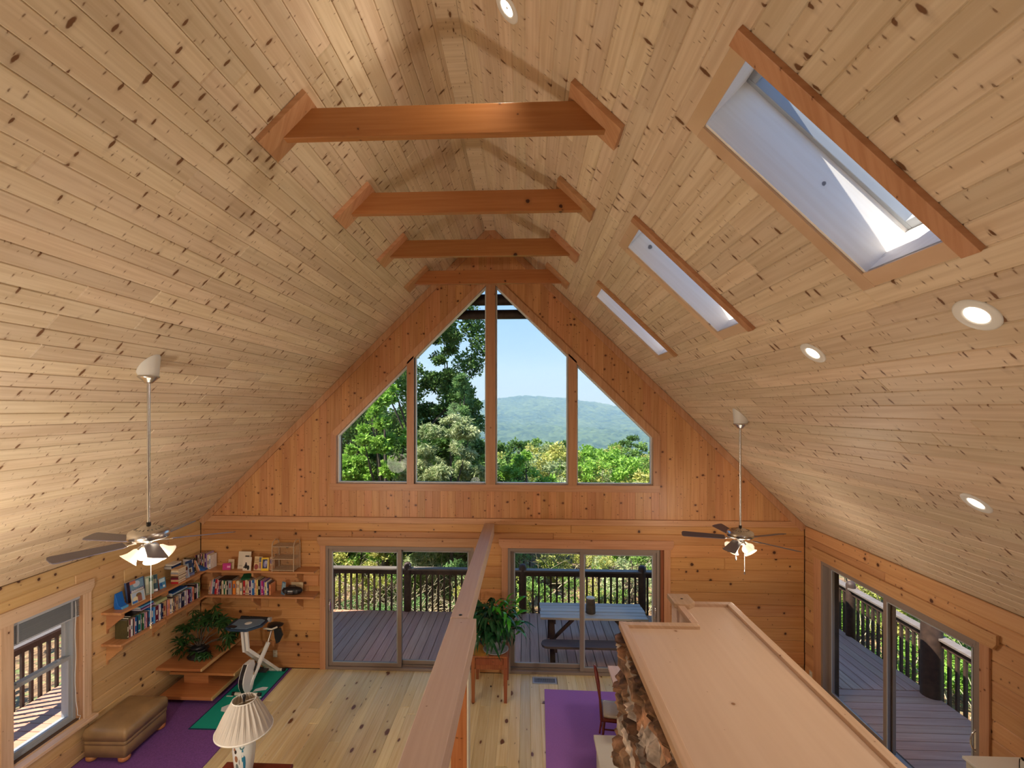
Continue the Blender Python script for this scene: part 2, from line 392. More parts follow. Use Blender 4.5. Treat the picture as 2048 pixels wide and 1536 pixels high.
# doors and windows (opening rectangles)
DH = 2.037
door1 = (-3.304, -.845); door2 = (-.293, 2.21); door3 = (4.742, 7.195)      # x, x, y
win2 = (4.70, 5.545, .50, 2.03)                                            # left wall y0 y1 z0 z1
gx0, gx1, gz0 = -3.13, 2.045, 3.06
# gable window outline: straight legs then 45 degree rakes to a peak
GP = [(gx0, gz0), (gx1, gz0), (gx1, 3.84), (-.571+.0, 6.40), (gx0, 3.86)]
def gable_rake(x):      # height of the window rake above x
    return 3.86+(x-gx0)*(6.40-3.86)/(-.571-gx0) if x < -.571 else 3.84+(gx1-x)*(6.40-3.84)/(gx1+.571)
def roof_z(x): return ZE+(x-XL)*SL if x < XM else ZE+(XR-x)*SR

# ------------------------------------------------------------------ floor
fl = struct('floor', MB().box(XL-WT, XR+WT, YB-WT, D+WT, -.24, -.02), M['mortar'])
field(fl, M['floor'], (0, 0, 0), (0, 1, 0), (-1, 0, 0), 2.2, D, [-x for x in reversed(steps(XL, XR, .145))], [(7.36, 7.54, -.49, -.105)], (2.2, 4.2), T=.02, cu=.0055, name='floorboard', seed=3)
far_floor = MB().box(XL, XR, YB, 2.2, -.02, 0.0)
obj('subfloor', far_floor, M['floor'], fl)

# ------------------------------------------------------------------ far wall with gable
wf = MB()
holes = [(door1[0], door1[1], 0, DH), (door2[0], door2[1], 0, DH)]
slabs(wf, (0, D, 0), (1, 0, 0), (0, 0, 1), (XL-WT, XR+WT, -.2, 2.52), holes, -.03, -.03-WT)
def fprism(mb, poly, y0, y1):
    n = len(poly)
    return mb.add([(x, y0, z) for x, z in poly]+[(x, y1, z) for x, z in poly],
                  [tuple(range(n)), tuple(reversed(range(n, 2*n)))]+[(i, n+i, n+(i+1) % n, (i+1) % n) for i in range(n)])
y0, y1 = D+.03, D+.03+WT
zt = lambda x: roof_z(x)
fprism(wf, [(XL, 2.52), (gx0, 2.52), (gx0, zt(gx0)+.02), (XL, ZE+.02)], y0, y1)
fprism(wf, [(gx1, 2.52), (XR, 2.52), (XR, ZE+.02), (gx1, zt(gx1)+.02)], y0, y1)
fprism(wf, [(gx0, 2.52), (gx1, 2.52), (gx1, gz0), (gx0, gz0)], y0, y1)
fprism(wf, [(gx0, 3.86), (-.571, 6.40), (XM, ZR+.02), (gx0, zt(gx0)+.02)], y0, y1)
fprism(wf, [(-.571, 6.40), (gx1, 3.84), (gx1, zt(gx1)+.02), (XM, ZR+.02)], y0, y1)
wall_far = struct('wall_far', wf, M['ext'])
LZ = [0, .07, .255, .44, .625, .81, .995, 1.18, 1.365, 1.55, 1.735, 1.92, 2.12, 2.287, 2.425]
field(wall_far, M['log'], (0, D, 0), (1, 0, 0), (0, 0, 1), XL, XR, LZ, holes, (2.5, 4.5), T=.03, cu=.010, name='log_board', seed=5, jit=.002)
# vertical tongue and groove boards of the gable
xs = steps(XL, XR, .126)
for a, b_ in zip(xs, xs[1:]):
    segs = []
    for (p, q) in ((a, min(b_, XM)), (max(a, XM), b_)):
        if q-p < .01: continue
        mid = (p+q)/2
        if gx0-.03 < mid < gx1+.03:
            segs.append(((p, q), (2.52, 2.52), (gz0-.04, gz0-.04)))
            lo = (max(gable_rake(p), 3.6)+.05, max(gable_rake(q), 3.6)+.05)
            segs.append(((p, q), lo, (roof_z(p)-.005, roof_z(q)-.005)))
        else: segs.append(((p, q), (2.52, 2.52), (roof_z(p)-.005, roof_z(q)-.005)))
    for (p, q), (l0, l1), (h0, h1) in segs:
        if l0 == l1 == 2.52 and (h0 < l0) != (h1 < l1):
            f_ = (l0-h0)/(h1-h0); pc = p+f_*(q-p)
            tri = [(l0, -pc), (l1, -q), (h1, -q)] if h1 > l1 else [(l0, -p), (l1, -pc), (h0, -p)]
            board(wall_far, M['gable'], (0, D, 0), (0, 0, 1), (-1, 0, 0), tri, .03, .002, 'gable_board'); continue
        if min(h0-l0, h1-l1) < .01: 
            if max(h0-l0, h1-l1) < .05: continue
            h0 = max(h0, l0+.004); h1 = max(h1, l1+.004)
        board(wall_far, M['gable'], (0, D, 0), (0, 0, 1), (-1, 0, 0), [(l0, -p), (l1, -q), (h1, -q), (h0, -p)], .03, .003, 'gable_board')
t = struct('trim_1', MB().box(XL+.01, XR-.01, D-.028, D, 2.425, 2.52), M['trim'], bevel=.004)
def rake(name, side):
    mb = MB(); x0 = XL+.02 if side < 0 else XR-.02
    s = LS if side < 0 else RS
    a = Vector((x0, D-.017, roof_z(x0)-.075)); b_ = Vector((XM, D-.017 if side < 0 else D-.0175, ZR-.075))
    mb.bar(a, b_, .032, .10, up=(s.z, 0, -s.x)); return struct(name, mb, M['trimz'], bevel=.004)
rake('trim_2', -1); rake('trim_3', 1)

# ------------------------------------------------------------------ left and right walls
wl = MB(); slabs(wl, (XL, 0, 0), (0, 1, 0), (0, 0, 1), (YB, D+.03, -.2, ZE+.06), [(win2[0], win2[1], win2[2], win2[3])], -.03, -.03-WT)
wall_left = struct('wall_left', wl, M['ext'])
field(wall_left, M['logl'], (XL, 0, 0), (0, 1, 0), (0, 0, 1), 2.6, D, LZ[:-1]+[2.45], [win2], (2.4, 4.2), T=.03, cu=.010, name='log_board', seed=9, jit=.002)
obj('log_panel', MB().box(XL-.03, XL, YB, 2.6, 0, 2.45), M['logl'], wall_left)
wr = MB(); slabs(wr, (XR, 0, 0), (0, -1, 0), (0, 0, 1), (-D-.03, -YB, -.2, ZE+.06), [(-door3[1], -door3[0], 0, DH)], -.03, -.03-WT)
wall_right = struct('wall_right', wr, M['ext'])
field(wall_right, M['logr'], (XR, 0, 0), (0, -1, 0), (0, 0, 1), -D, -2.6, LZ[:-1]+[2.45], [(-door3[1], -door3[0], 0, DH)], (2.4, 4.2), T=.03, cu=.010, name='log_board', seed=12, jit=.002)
obj('log_panel', MB().box(XR, XR+.03, YB, 2.6, 0, 2.45), M['logr'], wall_right)
# back gable wall (behind the camera) with an unseen window added to let in sky light
wb = MB()
bh = [(-1.1, -.1)]
slabs(wb, (0, YB, 0), (-1, 0, 0), (0, 0, 1), (-XR-WT, -XL+WT, -.2, 5.2), [(-q, -p, 3.2, 5.0) for p, q in bh]+[(-XR-WT, -2.1, 2.45, 5.2), (3.3, -XL+WT, 2.45, 5.2)], -.0, -WT)
fprism(wb, [(XL, 2.45), (-3.3, 2.45), (-3.3, roof_z(-3.3)+.02), (XL, ZE+.02)], YB-WT, YB)
fprism(wb, [(2.1, 2.45), (XR, 2.45), (XR, ZE+.02), (2.1, roof_z(2.1)+.02)], YB-WT, YB)
fprism(wb, [(-3.3, 5.2), (2.1, 5.2), (XM+(ZR-5.2)/SR, 5.2), (XM, ZR+.02), (XM-(ZR-5.2)/SL, 5.2), (-3.3, 5.2-.04)], YB-WT, YB)
wall_back = struct('wall_back', wb, M['gable'])
for i, (p, q) in enumerate(bh):
    fm = MB()
    for bx in ((p, q, 3.2, 3.25), (p, q, 4.95, 5.0), (p, p+.05, 3.2, 5.0), (q-.05, q, 3.2, 5.0)): fm.box(bx[0], bx[1], YB-.12, YB+.02, bx[2], bx[3])
    wn = struct('window_%d' % (i+3), fm, M['trimz'])
    obj('pane', MB().box(p+.05, q-.05, YB-.07, YB-.06, 3.25, 4.95), M['glass'], wn)
# loft floor the camera stands on
struct('floor_loft', MB().box(XL, XR, YB, .9, 2.52, 2.70), M['floor'])

# ------------------------------------------------------------------ ceiling slopes
sky = [(2.03, 2.535), (3.905, 4.415), (5.82, 6.345)]     # skylight wells, y
sv0, sv1 = (.945-XM)*math.hypot(1, SR), (1.765-XM)*math.hypot(1, SR)
rholes = [(a, b_, sv0, sv1) for a, b_ in sky]
EAVE = .85; YF = 9.3
mb = MB(); slabs(mb, (XL, 0, ZE), (0, 1, 0), LS, (YB-.6, YF, -EAVE*math.hypot(1, SL), LV), [], -.022, -.20)
cl = struct('ceiling_left', mb, M['ext'])
field(cl, M['ceil'], (XL, 0, ZE), (0, 1, 0), LS, 1.5, D, steps(0, LV-.03, .1287), [], (2.4, 4.9), T=.021, cu=.0065, name='ceiling_board', seed=21, jit=.0008)
obj('ceiling_panel', slabs(MB(), (XL, 0, ZE), (0, 1, 0), LS, (YB, 1.5, 0, LV), [], -.001, -.021), M['ceil'], cl)
mb = MB(); slabs(mb, (XM, 0, ZR), (0, 1, 0), RS, (YB-.6, YF, 0, RV+EAVE*math.hypot(1, SR)), [(a-.025, b_+.025, sv0-.025, sv1+.025) for a, b_ in sky], -.022, -.20)
cr = struct('ceiling_right', mb, M['ext'])
field(cr, M['ceil'], (XM, 0, ZR), (0, 1, 0), RS, 1.2, D, steps(.03, RV, .1287), rholes, (2.4, 4.9), T=.021, cu=.0065, name='ceiling_board', seed=22, jit=.0008)
obj('ceiling_panel', slabs(MB(), (XM, 0, ZR), (0, 1, 0), RS, (YB, 1.2, 0, RV), [], -.001, -.021), M['ceil'], cr)
mb = MB(); slabs(mb, (XL, 0, ZE), (0, 1, 0), LS, (YB-.6, YF, -EAVE*math.hypot(1, SL), LV+.1), [], -.205, -.225)
slabs(mb, (XM, 0, ZR), (0, 1, 0), RS, (YB-.6, YF, -.1, RV+EAVE*math.hypot(1, SR)), [(a-.07, b_+.07, sv0-.07, sv1+.07) for a, b_ in sky], -.205, -.225)
struct('roof', mb, M['roofdark'])
mb = MB()
n = 8
mb.add([(XM-.085, y, ZR-.085*SL-.004) for y in (YB, D)]+[(XM+.085, y, ZR-.085*SR-.004) for y in (YB, D)]+[(XM-.085, y, ZR+.03) for y in (YB, D)]+[(XM+.085, y, ZR+.03) for y in (YB, D)],
       [(0, 2, 3, 1), (0, 1, 5, 4), (2, 6, 7, 3), (4, 5, 7, 6), (0, 4, 6, 2), (1, 3, 7, 5)])
struct('trim_4', mb, M['ceil'])

# ------------------------------------------------------------------ collar beams
order = ['first and largest, nearest the camera', 'second from the camera', 'third from the camera', 'farthest, over the gable window']
for i, y in enumerate((3.14, 4.395, 5.66, 6.92)):
    t = thing('collar_beam', 'orange pine collar beam across the vault, ' + order[i], 'beam', (XM, y, 6.155), group='collar beams under the ridge')
    z0, z1 = 6.155, 6.355
    pts = [(XM-(ZR-z0)/SL+.05, z0), (XM+(ZR-z0)/SR-.05, z0), (XM+(ZR-z1)/SR-.05, z1), (XM-(ZR-z1)/SL+.05, z1)]
    mb = MB(); fprism(mb, pts, y, y+.062); obj('crosspiece', mb, M['beam'], t, world=True, bevel=.003)
    for s in (-1, 1):
        O = Vector((XL, 0, ZE)) if s < 0 else Vector((XM, 0, ZR)); S = LS if s < 0 else RS; Nn = LN if s < 0 else RN
        if s < 0: v0, v1 = (XM-(ZR-6.085)/SL-XL)/LS.x, (XM-(ZR-6.405)/SL-XL)/LS.x
        else: v0, v1 = ((ZR-6.42)/SR)/RS.x, ((ZR-6.11)/SR)/RS.x
        c = O+S*((v0+v1)/2)+Vector((0, y+.0, 0))+Nn*.02
        mb = MB().obox(c, (0, 1, 0), S, Nn, .125, (v1-v0)/2, .02)
        obj('end_plate', mb, M['trim'], t, world=True, bevel=.003)

# ------------------------------------------------------------------ skylights
slab = ['nearest, its sash showing', 'middle one', 'farthest, narrow beside the gable wall']
for i, (a, b_) in enumerate(sky):
    O = Vector((XM, 0, ZR)); base = O+RS*((sv0+sv1)/2)+Vector((0, (a+b_)/2, 0))
    t = thing('skylight', 'skylight with pale pine well in the right slope, ' + slab[i], 'skylight', base, group='skylights')
    P = lambda u, v, n_: O+Vector((0, u, 0))+RS*v+RN*n_
    def bx(mb, u0, u1, v0, v1, n0, n1): return mb.obox(P((u0+u1)/2, (v0+v1)/2, (n0+n1)/2), (0, 1, 0), RS, RN, (u1-u0)/2, (v1-v0)/2, abs(n1-n0)/2)
    dp = .34
    obj('well_board', bx(MB(), a-.02, a, sv0-.02, sv1+.02, -dp, -.001), M['well'], t, world=True)
    board(t, M['well'], O+Vector((0, b_, 0)), RS, RN, [(sv0, -dp), (sv1, -dp), (sv1, -.001), (sv0, -.001)], .02, .001, 'well_board')
    for v0, v1 in ((sv0-.02, sv0), (sv1, sv1+.02)):
        obj('well_board', bx(MB(), a-.02, b_+.02, v0, v1, -dp, -.001), M['well'], t, world=True)
    # casing on the ceiling
    cw = .082
    obj('casing_board', bx(MB(), a-cw, a+.004, sv0-.09, sv1+.09, 0, .03), M['trim'], t, world=True, bevel=.002)
    obj('casing_board', bx(MB(), b_-.004, b_+cw, sv0-.0, sv1+.09, 0, .014), M['trimp'], t, world=True, bevel=.002)
    obj('casing_board', bx(MB(), a, b_+cw, sv0-.085, sv0+.004, 0, .012), M['trimp'], t, world=True, bevel=.002)
    obj('casing_board', bx(MB(), a, b_+cw-.01, sv1-.004, sv1+.085, 0, .012), M['trimp'], t, world=True, bevel=.002)
    # sash and pane
    mb = MB()
    for (u0, u1, v0, v1) in ((a, a+.045, sv0, sv1), (b_-.045, b_, sv0, sv1), (a+.045, b_-.045, sv0, sv0+.05), (a+.045, b_-.045, sv1-.05, sv1)):
        bx(mb, u0, u1, v0, v1, -dp+.04, -dp-.02)
    obj('sash', mb, M['greyblue'], t, world=True, bevel=.004)
    mb = MB()
    for (u0, u1, v0, v1) in ((a-.03, a+.02, sv0-.03, sv1+.03), (b_-.02, b_+.03, sv0-.03, sv1+.03), (a, b_, sv0-.03, sv0+.02), (a, b_, sv1-.02, sv1+.03)):
        bx(mb, u0, u1, v0, v1, -dp-.02, -dp-.06)
    obj('outer_frame', mb, M['greyblue'], t, world=True)
    obj('pane', bx(MB(), a+.04, b_-.04, sv0+.045, sv1-.045, -dp-.0, -dp-.008), M['glass'], t, world=True)

# ------------------------------------------------------------------ recessed lights
rec = [((2.054, 2.232), 'R', 'large nearest one on the right slope'), ((2.079, 3.497), 'R', 'middle one right of the skylights'),
       ((3.187, 3.469), 'R', 'lowest one near the right eave'), ((-.119, 2.963), 'R', 'one at the top by the ridge')]
for (x, y), sd, nm in rec:
    z = ZR-(x-XM)*SR; base = Vector((x, y, z))
    t = thing('recessed_light', 'lit round recessed light with white trim, ' + nm, 'ceiling light', base, group='recessed lights')
    q = RN.to_track_quat('Z', 'Y').to_matrix().to_4x4()
    def rot(mb):
        mb.v = [tuple(q @ Vector(p)) for p in mb.v]; return mb
    obj('trim_ring', rot(MB().lathe([(.050, -.003), (.052, .004), (.060, .007), (.088, .009), (.096, .004), (.097, -.002)], n=40)), M['white'], t)
    obj('lens', rot(MB().lathe([(.0005, .0005), (.03, .0012), (.052, .002)], n=32)), M['bulb'], t)
    lamp('recessed_spot', 'SPOT', base+RN*.03, 38, size=.05, rot=(-RN).to_track_quat('Z', 'Y').to_euler(), spot=2.4)

# ------------------------------------------------------------------ gable window
mb = MB()
fprism(mb, [(gx0-.10, gz0-.10), (gx1+.10, gz0-.10), (gx1+.10, gz0+.012), (gx0-.10, gz0+.012)], D-.026, D)
w1 = struct('window_1', mb, M['trim'], bevel=.003)
def casing(poly, m=M['trimz']):
    mb = MB(); fprism(mb, poly, D-.024, D); return obj('casing_board', mb, m, w1, bevel=.003)
casing([(gx0-.085, gz0), (gx0+.008, gz0), (gx0+.008, 3.86), (gx0-.085, 3.90)])
casing([(gx1-.008, gz0), (gx1+.10, gz0), (gx1+.10, 3.88), (gx1-.008, 3.84)])
k = .15
casing([(gx0+.008, 3.855), (-.571, 6.385), (-.571, 6.385+k), (gx0-.085, 3.90)])
casing([(-.571, 6.385), (gx1-.008, 3.835), (gx1+.10, 3.88), (-.571, 6.385+k)])
for p, q in ((-1.946, -1.83), (-.648, -.494), (.684, .822)):
    za, zb = gable_rake(p), gable_rake(q)
    mb = MB()
    if p < -.57 < q: fprism(mb, [(p, gz0), (q, gz0), (q, gable_rake(q)+.03), (-.571, 6.44), (p, gable_rake(p)+.03)], D-.024, D+.15)
    else: fprism(mb, [(p, gz0), (q, gz0), (q, zb+.03), (p, za+.03)], D-.024, D+.15)
    obj('mullion', mb, M['trimz'], w1, bevel=.003)
panes = []
for p, q in ((gx0+.008, -1.946), (-1.83, -.648), (-.494, .684), (.822, gx1-.008)):
    poly = [(p, gz0+.012), (q, gz0+.012), (q, gable_rake(q)-.01), (p, gable_rake(p)-.01)]
    ins = [tuple(v) for v in inset(poly, .022)]
    n = 4; mb = MB()
    for i in range(4):
        j = (i+1) % 4
        fprism(mb, [poly[i], poly[j], ins[j], ins[i]], D+.05, D+.12)
    obj('window_frame', mb, M['white'], w1)
    mb = MB(); fprism(mb, [tuple(v) for v in inset(poly, .018)], D+.08, D+.088); obj('pane', mb, M['glass'], w1)
    mb = MB(); ps = [tuple(v) for v in inset(poly, -.004)]
    for i in range(4):
        j = (i+1) % 4; fprism(mb, [ps[i], ps[j], poly[j], poly[i]], D, D+.13)
    obj('jamb', mb, M['trim'], w1)
# dark log beams outside, tied between the overhanging roof slopes
for z0, z1, nm in ((6.285, 6.50, 'upper'), (6.02, 6.20, 'lower')):
    zc = (z0+z1)/2; xa, xb = XM-(ZR-zc)/SL+.1, XM+(ZR-zc)/SR-.1
    mb = MB().tube([(xa, 9.0, zc), (xb, 9.0, zc)], (z1-z0)/2, 14)
    tag(obj('gable_log', mb, M['darkrail'], world=True), 'dark round log across the outside of the gable peak, ' + nm + ' one', 'beam', 'gable logs')

# ------------------------------------------------------------------ sliding doors
def sliding(name, O, ux, un, W, flip, wood_jamb, hdr, cas):
    """O: left bottom inner corner seen from inside, ux to the right, un into the room"""
    O, ux, un = Vector(O), Vector(ux), Vector(un); uz = Vector((0, 0, 1))
    def bx(mb, u0, u1, z0, z1, n0, n1): return mb.obox(O+ux*((u0+u1)/2)+uz*((z0+z1)/2)+un*((n0+n1)/2), ux, un, uz, (u1-u0)/2, abs(n1-n0)/2, (z1-z0)/2)
    fr = MB(); F = .048
    for r in ((0, F*.9, 0, DH), (W-F*.9, W, 0, DH), (F*.9, W-F*.9, DH-F, DH), (F*.9, W-F*.9, 0, .045)): bx(fr, *r, -.16, .012)
    bx(fr, F*.9, W-F*.9, .045, .06, -.16, -.06)
    d = struct(name, fr, M['grey'], bevel=.003)
    mid = W*.4975
    for k, (u0, u1) in enumerate(((F*.8, mid+.035), (mid-.04, W-F*.8))):
        inner = (k == 0) != flip
        n0, n1 = (-.055, -.015) if inner else (-.115, -.075)
        z0 = .048 if inner else .07; st = .066
        mb = MB()
        for r in ((u0, u0+st, z0, DH-.05), (u1-st, u1, z0, DH-.05), (u0+st, u1-st, DH-.05-.045, DH-.05), (u0+st, u1-st, z0, z0+.062)): bx(mb, *r, n0, n1)
        p = obj('sliding_panel' if inner else 'fixed_panel', mb, M['grey'], d, bevel=.003)
        obj('pane', bx(MB(), u0+st-.01, u1-st+.01, z0+.055, DH-.09, (n0+n1)/2-.004, (n0+n1)/2+.004), M['glass'], p)
        gb = MB(); e = .012
        for r in ((u0+st-e/2, u0+st+e, z0+.062, DH-.095), (u1-st-e, u1-st+e/2, z0+.062, DH-.095), (u0+st, u1-st, DH-.105, DH-.093), (u0+st, u1-st, z0+.060, z0+.073)): bx(gb, *r, n1-.004, n1+.004)
        obj('glazing_bead', gb, M['greyblue'], p)
        if inner:
            uh = u0+st*.5 if not flip else u1-st*.5
            hb = MB(); pts = []
            for i in range(9):
                a = -PI/2+PI*i/8; pts.append(O+ux*uh+uz*(1.04+.095*math.sin(a))+un*(n1+.05*math.cos(a)))
            hb.tube(pts, .008, 8); bx(hb, uh-.012, uh+.012, .93, 1.15, n1, n1+.006)
            obj('door_handle', hb, M['chrome'], p)
    m = M['trimz']
    for (u0, u1) in cas: obj('casing_board', bx(MB(), u0, u1, 0, DH+.01, 0, .022), m, d, bevel=.003)
    h0, h1 = hdr
    hb = MB(); zz = DH+.008
    poly = [(h0+.04, zz), (h1-.04, zz), (h1, zz+.06), (h1, zz+.145), (h0, zz+.145), (h0, zz+.06)]
    v = [O+ux*a+uz*b2+un*c for c in (.0, .034) for a, b2 in poly]
    hb.add(v, [tuple(range(6)), tuple(reversed(range(6, 12)))]+[(i, 6+i, 6+(i+1) % 6, (i+1) % 6) for i in range(6)])
    obj('header_board', hb, M['trim'] if abs(ux.x) > .5 else M['trimy'], d, bevel=.003)
    # jamb lining
    jb = MB()
    for r in ((-.02, 0, 0, DH+.02), (W, W+.02, 0, DH+.02), (-.02, W+.02, DH, DH+.02)): bx(jb, *r, -.24, -.0)
    obj('jamb', jb, M['ext'], d)
    if wood_jamb: obj('inner_jamb', bx(MB(), wood_jamb[0], wood_jamb[1], 0, DH, -.15, -.01), M['cherry'], d)
    return d
sliding('door_1', (door1[0], D, 0), (1, 0, 0), (0, -1, 0), door1[1]-door1[0], False, None, (-.136, 2.595), ((-.095, 0.0), (2.459, 2.555)))
sliding('door_2', (door2[0], D, 0), (1, 0, 0), (0, -1, 0), 2.43, True, (2.43, 2.503), (-.147, 2.65), ((-.10, 0.0), (2.5, 2.60)))
sliding('door_3', (XR, door3[1], 0), (0, -1, 0), (-1, 0, 0), door3[1]-door3[0], True, None, (-.20, 2.63), ((-.17, 0.0), (2.453, 2.55)))

# ------------------------------------------------------------------ left window
y0w, y1w, z0w, z1w = win2
mb = MB().box(XL-.25, XL+.09, y0w-.09, y1w+.11, z0w-.045, z0w-.005)
w2 = struct('window_2', mb, M['trimp'], bevel=.004)
for (a, b_) in ((y0w-.085, y0w+.036), (y1w-.012, y1w+.082)): obj('casing_board', MB().box(XL, XL+.024, a, b_, z0w-.005, z1w), M['trimpz'], w2, bevel=.003)
mb = MB(); poly = [(y0w-.14, z1w), (y1w+.075, z1w), (y1w+.115, z1w+.06), (y1w+.115, z1w+.15), (y0w-.14, z1w+.15)]
mb.add([(c, a, b_) for c in (XL, XL+.034) for a, b_ in poly], [tuple(reversed(range(5))), tuple(range(5, 10))]+[(i, (i+1) % 5, 5+(i+1) % 5, 5+i) for i in range(5)])
obj('header_board', mb, M['trimp'], w2, bevel=.003)
mb = MB()
for r in ((y0w, y0w+.012, z0w, z1w), (y1w-.012, y1w, z0w, z1w), (y0w, y1w, z1w-.012, z1w)): mb.box(XL-.10, XL, *r)
obj('jamb', mb, M['trimz'], w2)
xf = XL-.17
mb = MB()
for r in ((y0w, y0w+.05, z0w, z1w), (y1w-.05, y1w, z0w, z1w), (y0w+.05, y1w-.05, z1w-.04, z1w), (y0w+.05, y1w-.05, z0w, z0w+.03)): mb.box(xf-.07, XL-.09, *r)
obj('window_frame', mb, M['greyblue'], w2, bevel=.003)
def sash(x, za, zb, st):
    mb = MB()
    for r in ((y0w+.03, y0w+.03+st, za, zb), (y1w-.03-st, y1w-.03, za, zb), (y0w+.03+st, y1w-.03-st, zb-.045, zb), (y0w+.03+st, y1w-.03-st, za, za+.045)): mb.box(x, x+.035, *r)
    p = obj('sash', mb, M['greyblue'], w2, bevel=.003)
    obj('pane', MB().box(x+.014, x+.02, y0w+.03+st-.005, y1w-.03-st+.005, za+.04, zb-.04), M['glass'], p); return p
lo = sash(XL-.145, z0w+.02, 1.295, .055); sash(XL-.185, 1.25, z1w-.03, .055)
for yy in (4.87, 5.35): obj('sash_lock', MB().box(XL-.145, XL-.10, yy, yy+.03, 1.295, 1.315), M['greyblue'], lo)
# window blind drawn up
bl = thing('window_blind', 'grey slatted blind drawn up in the top of the left window', 'blind', (XL-.06, (y0w+y1w)/2, 1.76))
obj('headrail', MB().box(XL-.09, XL-.03, y0w+.015, y1w-.015, 1.975, 2.015), M['blind'], bl, world=True, bevel=.003)
for i in range(16):
    z = 1.79+i*.0115
    obj('slat', MB().obox((XL-.06+rnd.uniform(-.002, .002), (y0w+y1w)/2, z), (1, 0, rnd.uniform(.05, .2)), (0, 1, 0), (0, 0, 1), .026, (y1w-y0w)/2-.02, .0013), M['blind'], bl, world=True)
obj('bottom_rail', MB().box(XL-.085, XL-.035, y0w+.02, y1w-.02, 1.76, 1.778), M['blind'], bl, world=True, bevel=.003)
for yy in (y0w+.12, y1w-.12): obj('ladder_tape', MB().box(XL-.032, XL-.028, yy-.012, yy+.012, 1.77, 1.98), M['greyblue'], bl, world=True)
pts = [(XL-.02, y1w-.085+.006*math.sin(i*1.3), 1.97-i*.11) for i in range(12)]+[(XL-.01, y1w-.07, .64), (XL+.02, y1w-.10, .60), (XL+.01, y1w-.05, .56), (XL+.03, y1w-.09, .54)]
obj('pull_cord', MB().tube(pts, .0035, 6), M['white'], bl, world=True)
# ------------------------------------------------------------------ deck around the house
ZD = -.10
XDL, XDR, YDF = -7.42, 6.27, 10.12
dk = MB().box(XDL, XL-WT-.03, 1.5, YDF, ZD-.25, ZD-.03).box(XR+WT+.03, XDR, 1.5, YDF, ZD-.25, ZD-.03).box(XL-.3, XR+.3, D+WT+.04, YDF, ZD-.25, ZD-.03)
deck = struct('deck', dk, M['darkrail'])
YM = 7.60
def dboards(u0, u1, vv, fx, seed, seg):
    R = random.Random(seed)
    for a, b_ in zip(vv, vv[1:]):
        u = u0; first = True
        while u < u1-.01:
            e = min(u1, u+R.uniform(*seg)); e = u1 if u1-e < .5 else e
            fx(u+.001, e-.001, a+.005, b_-.005); u = e
W_ = lambda pr: None
dboards(YM+.01, YDF, steps(XDL, XDR, .163), lambda u0, u1, a, b_: [board(deck, M['deck'], (0, 0, ZD), (0, 1, 0), (-1, 0, 0), [(q[0], -q[3]), (q[1], -q[3]), (q[1], -q[2]), (q[0], -q[2])], .028, .003, 'deck_board') for q in rect_sub((u0, u1, a, b_), [(0, D+WT+.035, XL-WT-.035, XR+WT+.035)])], 31, (9, 10))
for xa, xb, sd in ((XDL, XL-WT-.035, 32), (XR+WT+.035, XDR, 33)):
    dboards(xa, xb, steps(2.0, YM, .163), lambda u0, u1, a, b_: board(deck, M['deck'], (0, 0, ZD), (1, 0, 0), (0, 1, 0), [(u0, a), (u1, a), (u1, b_), (u0, b_)], .028, .003, 'deck_board'), sd, (9, 10))
def baluster_mesh():
    return MB().box(-.019, .019, -.019, .019, ZD-.14, .71).mesh('baluster')
BAL = baluster_mesh(); BAL.materials.append(M['darkrail'])
def railing(label, a, b_, posts, sp=.1285, off=0.0):
    a, b_ = Vector(a), Vector(b_); d = (b_-a).normalized(); L_ = (b_-a).length
    t = thing('deck_railing', label, 'railing', (a.x, a.y, ZD), group='deck railings')
    up = Vector((0, 0, 1)); z = lambda p, h: Vector((p.x, p.y, h))
    obj('cap_rail', MB().bar(z(a, .815), z(b_, .815), .155, .035), M['railtop'], t, world=True, bevel=.004)
    obj('top_rail', MB().bar(z(a, .745), z(b_, .745), .05, .105), M['darkrail'], t, world=True)
    k = off
    while k < L_:
        if all(abs(k-p) > .10 for p in posts):
            o = bpy.data.objects.new('baluster', BAL); C.objects.link(o); o.parent = t; p = a+d*k-Vector((a.x, a.y, ZD)); o.location = (p.x, p.y, -ZD)
        k += sp
    for p in posts:
        c = a+d*p
        mb = MB().lathe([(.0005, .955), (.04, .948), (.07, .925), (.083, .885), (.083, ZD-.2), (.0005, ZD-.2)][::-1], (c.x, c.y, 0), 14)
        obj('post', mb, M['darkrail'], t, world=True)
M['railtop'] = wood('rail_cap_skylit', (.20, .165, .14), (.14, .11, .09), kprob=0, rough=.55, grain=.5)  # paler than the rails below: sky reflected on the cap painted in
railing('dark stained railing across the far deck behind the sliding doors', (-7.45, 10.15, 0), (6.32, 10.15, 0), (.05, 2.36, 4.87, 7.38, 9.93, 12.4, 13.72), off=.02)
railing('dark stained railing of the left deck seen through the left window', (-7.45, 2.2, 0), (-7.45, 9.95, 0), (.05, 2.5, 7.2), off=.06)
railing('dark stained railing of the right deck seen through the right sliding door', (6.30, 2.2, 0), (6.30, 9.95, 0), (.05, 2.6, 7.2), off=.06)
mb = MB().lathe([(.135, ZD), (.13, 2.2)], (6.235, 7.50, 0), 16); mb.box(6.13, 6.34, 7.4, 7.6, 1.55, 1.75)
tag(obj('roof_post', MB().tube([(6.235, 7.50, ZD), (6.235, 7.5, 1.0), (6.235, 7.5, 2.6)], [.14, .135, .13], 16), M['darkrail'], world=True), 'thick dark log post standing on the right deck by its railing', 'post')

